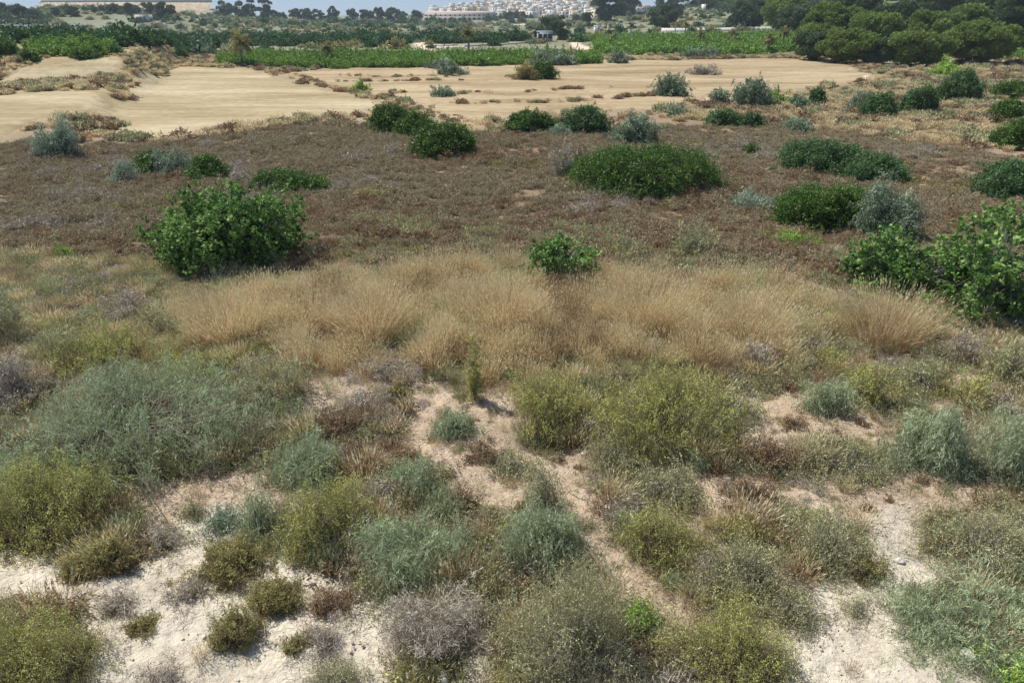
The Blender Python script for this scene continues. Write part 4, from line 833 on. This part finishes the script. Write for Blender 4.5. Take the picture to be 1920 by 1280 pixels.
# cut bank and long wall on the left hill
y0 = 575.; dpt = depth(0, y0, 10); sx = dpt/F; x0 = (62-960)*sx; zb = float(H(x0, y0)); top_z = CAMZ+(27-5)*sx
root = empty('retaining_wall', (x0, y0, zb), 'long pale retaining wall above a bare cut bank on the left hill', 'wall')
n = 60; xs = np.linspace(0, 325*sx, n); r_ = np.random.RandomState(3)
gx_ = H(x0+xs, np.full(n, y0))-zb; top = np.full(n, top_z-zb); bot = np.minimum(gx_, top)-2
V = np.concatenate([np.stack([xs, r_.normal(size=n)*.8-9, bot], 1), np.stack([xs, 3+r_.normal(size=n)*.8, top*.5+bot*.5], 1), np.stack([xs, np.full(n, 14.), top], 1), np.stack([xs, np.full(n, 40.), top+.2], 1)])
a = np.arange(n-1); Q = np.concatenate([np.stack([a+k_*n, a+1+k_*n, a+1+(k_+1)*n, a+(k_+1)*n], 1) for k_ in range(3)])
link('cut_bank', mk_mesh('cut_bank', V, Q, M['bankrock']), root); link('parapet', boxes('parapet', [(0, 325*sx, 13.5, 14.0, top[0]-.5, top[0]+1.6)], M['white']), root)
# low walls in the valley
def wallline(a, b, h, label, mat='white', t=.3, name='garden_wall', cat='wall'):
    p = np.array(pix(*a)); q_ = np.array(pix(*b)); L = math.dist(p, q_); ns = max(2, int(L/8)); root_ = None
    ts_ = np.linspace(0, 1, ns+1); pts = p+(q_-p)*ts_[:, None]; zz = H(pts[:, 0], pts[:, 1]); nrm = np.array([-(q_-p)[1], (q_-p)[0]])/L*t/2; V = []; Q_ = []
    for i_, (c_, z_) in enumerate(zip(pts, zz)): V += [[*(c_-nrm), z_-.5], [*(c_+nrm), z_-.5], [*(c_+nrm), z_+h], [*(c_-nrm), z_+h]]
    for i_ in range(ns):
        b_ = i_*4
        for k_ in range(4): Q_.append([b_+k_, b_+(k_+1) % 4, b_+4+(k_+1) % 4, b_+4+k_])
    Q_ += [[0, 3, 2, 1], [ns*4, ns*4+1, ns*4+2, ns*4+3]]
    return tag(link(name, mk_mesh(name, np.array(V), np.array(Q_), M[mat])), label, cat)
wallline((1240, 60), (1500, 56), 1.3, 'long pale garden wall behind the bright plot'); wallline((-60, 53), (85, 52), 1.2, 'long thin white wall in the far left valley, left stretch'); wallline((95, 52), (160, 52), 1.2, 'thin white wall in the far left valley, right stretch')
wallline((800, 87), (860, 86), .4, 'low stony wall beside the pale track in the valley', 'stone', .8); wallline((870, 88), (1000, 80), .4, 'low stony ledge in front of the dark orchard', 'stone', .8)
wallline((930, 48), (1005, 48), .8, 'ochre field wall below the town', 'cream', 1.5)
for i_, px_ in enumerate((1120, 1140, 1157)):
    x, y = pix(px_, 63); o = link('pillar', boxes('pillar', [(-.3, .3, -.3, .3, -.3, 3.2), (-.4, .4, -.4, .4, 3.203, 3.5)], M['white']), None, (x, y, float(H(x, y))))
    tag(o, ['left', 'middle', 'right'][i_]+' one of three white pillars behind the bright plot', 'pillar', 'white pillars behind the bright plot')
# post and stones
x, y = pix(1083, 303); z = float(H(x, y)); o = link('wooden_post', boxes('wooden_post', [(-.05, .05, -.05, .05, -.2, .62), (-.035, .035, -.035, .035, .623, .7)], M['wood']), None, (x, y, z)); tag(o, 'pale wooden post on the heath left of the largest mastic bush', 'post')
o.rotation_euler = (.06, -.04, .3)
def stone(px_, py_, sz, label, seed):
    import bmesh
    x, y = pix(px_, py_); r = sz/F*depth(x, y); bm = bmesh.new(); bmesh.ops.create_icosphere(bm, subdivisions=3, radius=r/2); r_ = np.random.RandomState(seed); ax = unit(r_.normal(size=(9, 3)))
    for v in bm.verts:
        d_ = np.array(v.co)/(r/2); m_ = 1.
        for a_ in ax: m_ = min(m_, .78/max(.001, float(d_@a_)) if float(d_@a_) > 0 else 9)
        v.co *= m_; v.co.z *= .65
    me_ = bpy.data.meshes.new('stone'); bm.to_mesh(me_); bm.free(); me_.materials.append(M['stone'])
    return tag(link('stone', me_, None, (x, y, float(H(x, y))+r*.15)), label, 'stone', 'pale stones on the bare ground')
for px_, py_, sz, lab in [(825, 1274, 46, 'largest pale stone at the bottom edge near the centre'), (1814, 1232, 30, 'pale stone under the wide blue-green bush at bottom right'), (1686, 1052, 18, 'white stone on the path at the right'), (1758, 1072, 14, 'small white stone above the wide blue-green bush at right'),
                          (508, 799, 26, 'pale stone right of the widest blue-green bush'), (1776, 878, 10, 'tiny white pebble at the foot of the blue-grey bush'), (1095, 850, 16, 'pale pebble on pink earth below the middle thicket'), (1006, 560, 14, 'small pale stone in the grass by the young fig'), (1150, 268, 10, 'white stone beside the grey olive')]:
    stone(px_, py_, sz, lab, int(px_))
rs = np.random.RandomState(8); st_ = []
for i_ in range(4):
    G = Geo(); n = 26; P = np.stack([rs.normal(size=n)*.3, rs.normal(size=n)*.3, np.zeros(n)], 1)
    for p_ in P:
        s_ = .006+.022*rs.rand()**3; v = unit(rs.normal(size=(8, 3))*.35+np.array([[-1, -1, -1], [1, -1, -1], [1, 1, -1], [-1, 1, -1], [-1, -1, 1], [1, -1, 1], [1, 1, 1], [-1, 1, 1]]))*s_*np.array([1, 1, .7])+p_
        G.add(v, boxq(0, 1, 0, 1, 0, 1)[1], np.zeros(8))
    st_.append(bpy.data.objects.new('pebbles', G.mesh('pebbles', M['gravel'])))
PB = pink+chalk; X = np.concatenate([in_poly(P, int(parea(P)*2.2)+2, rs) for P in PB])
scatter('gravel', st_, X[:, 0], X[:, 1], .6+.8*rs.rand(len(X)), rs.randint(0, 4, len(X)), 'loose pale gravel on the bare earth', zoff=.005, tilt=.05)

mass('skyline_trees', np.array([(-330, 690), (-60, 640), (-40, 670), (-330, 730)]), .020, ['pd', 'ci', 'si'], 3.6, 4.2, 'low continuous tree belt below the sky', .8, .4, 1.2)
mass('town_trees', np.array([(-110, 600), (160, 560), (200, 900), (-120, 900)]), .0012, ['pd', 'ci'], 3.0, 4.5, 'small trees among the houses of the town', .8, .6, 1.3)
# air
hz = bpy.data.materials.new('air'); hz.use_nodes = True; hn = hz.node_tree.nodes; hn.remove(hn['Principled BSDF']); pv = hn.new('ShaderNodeVolumePrincipled')
pv.inputs['Color'].default_value = (.80, .88, 1, 1); pv.inputs['Density'].default_value = .00018; hz.node_tree.links.new(pv.outputs[0], hn['Material Output'].inputs['Volume'])
tag(link('haze', boxes('haze', [(-6000, 6000, -6000, 6000, -12, 90)], hz)), 'thin summer haze over the valley', kind='stuff')
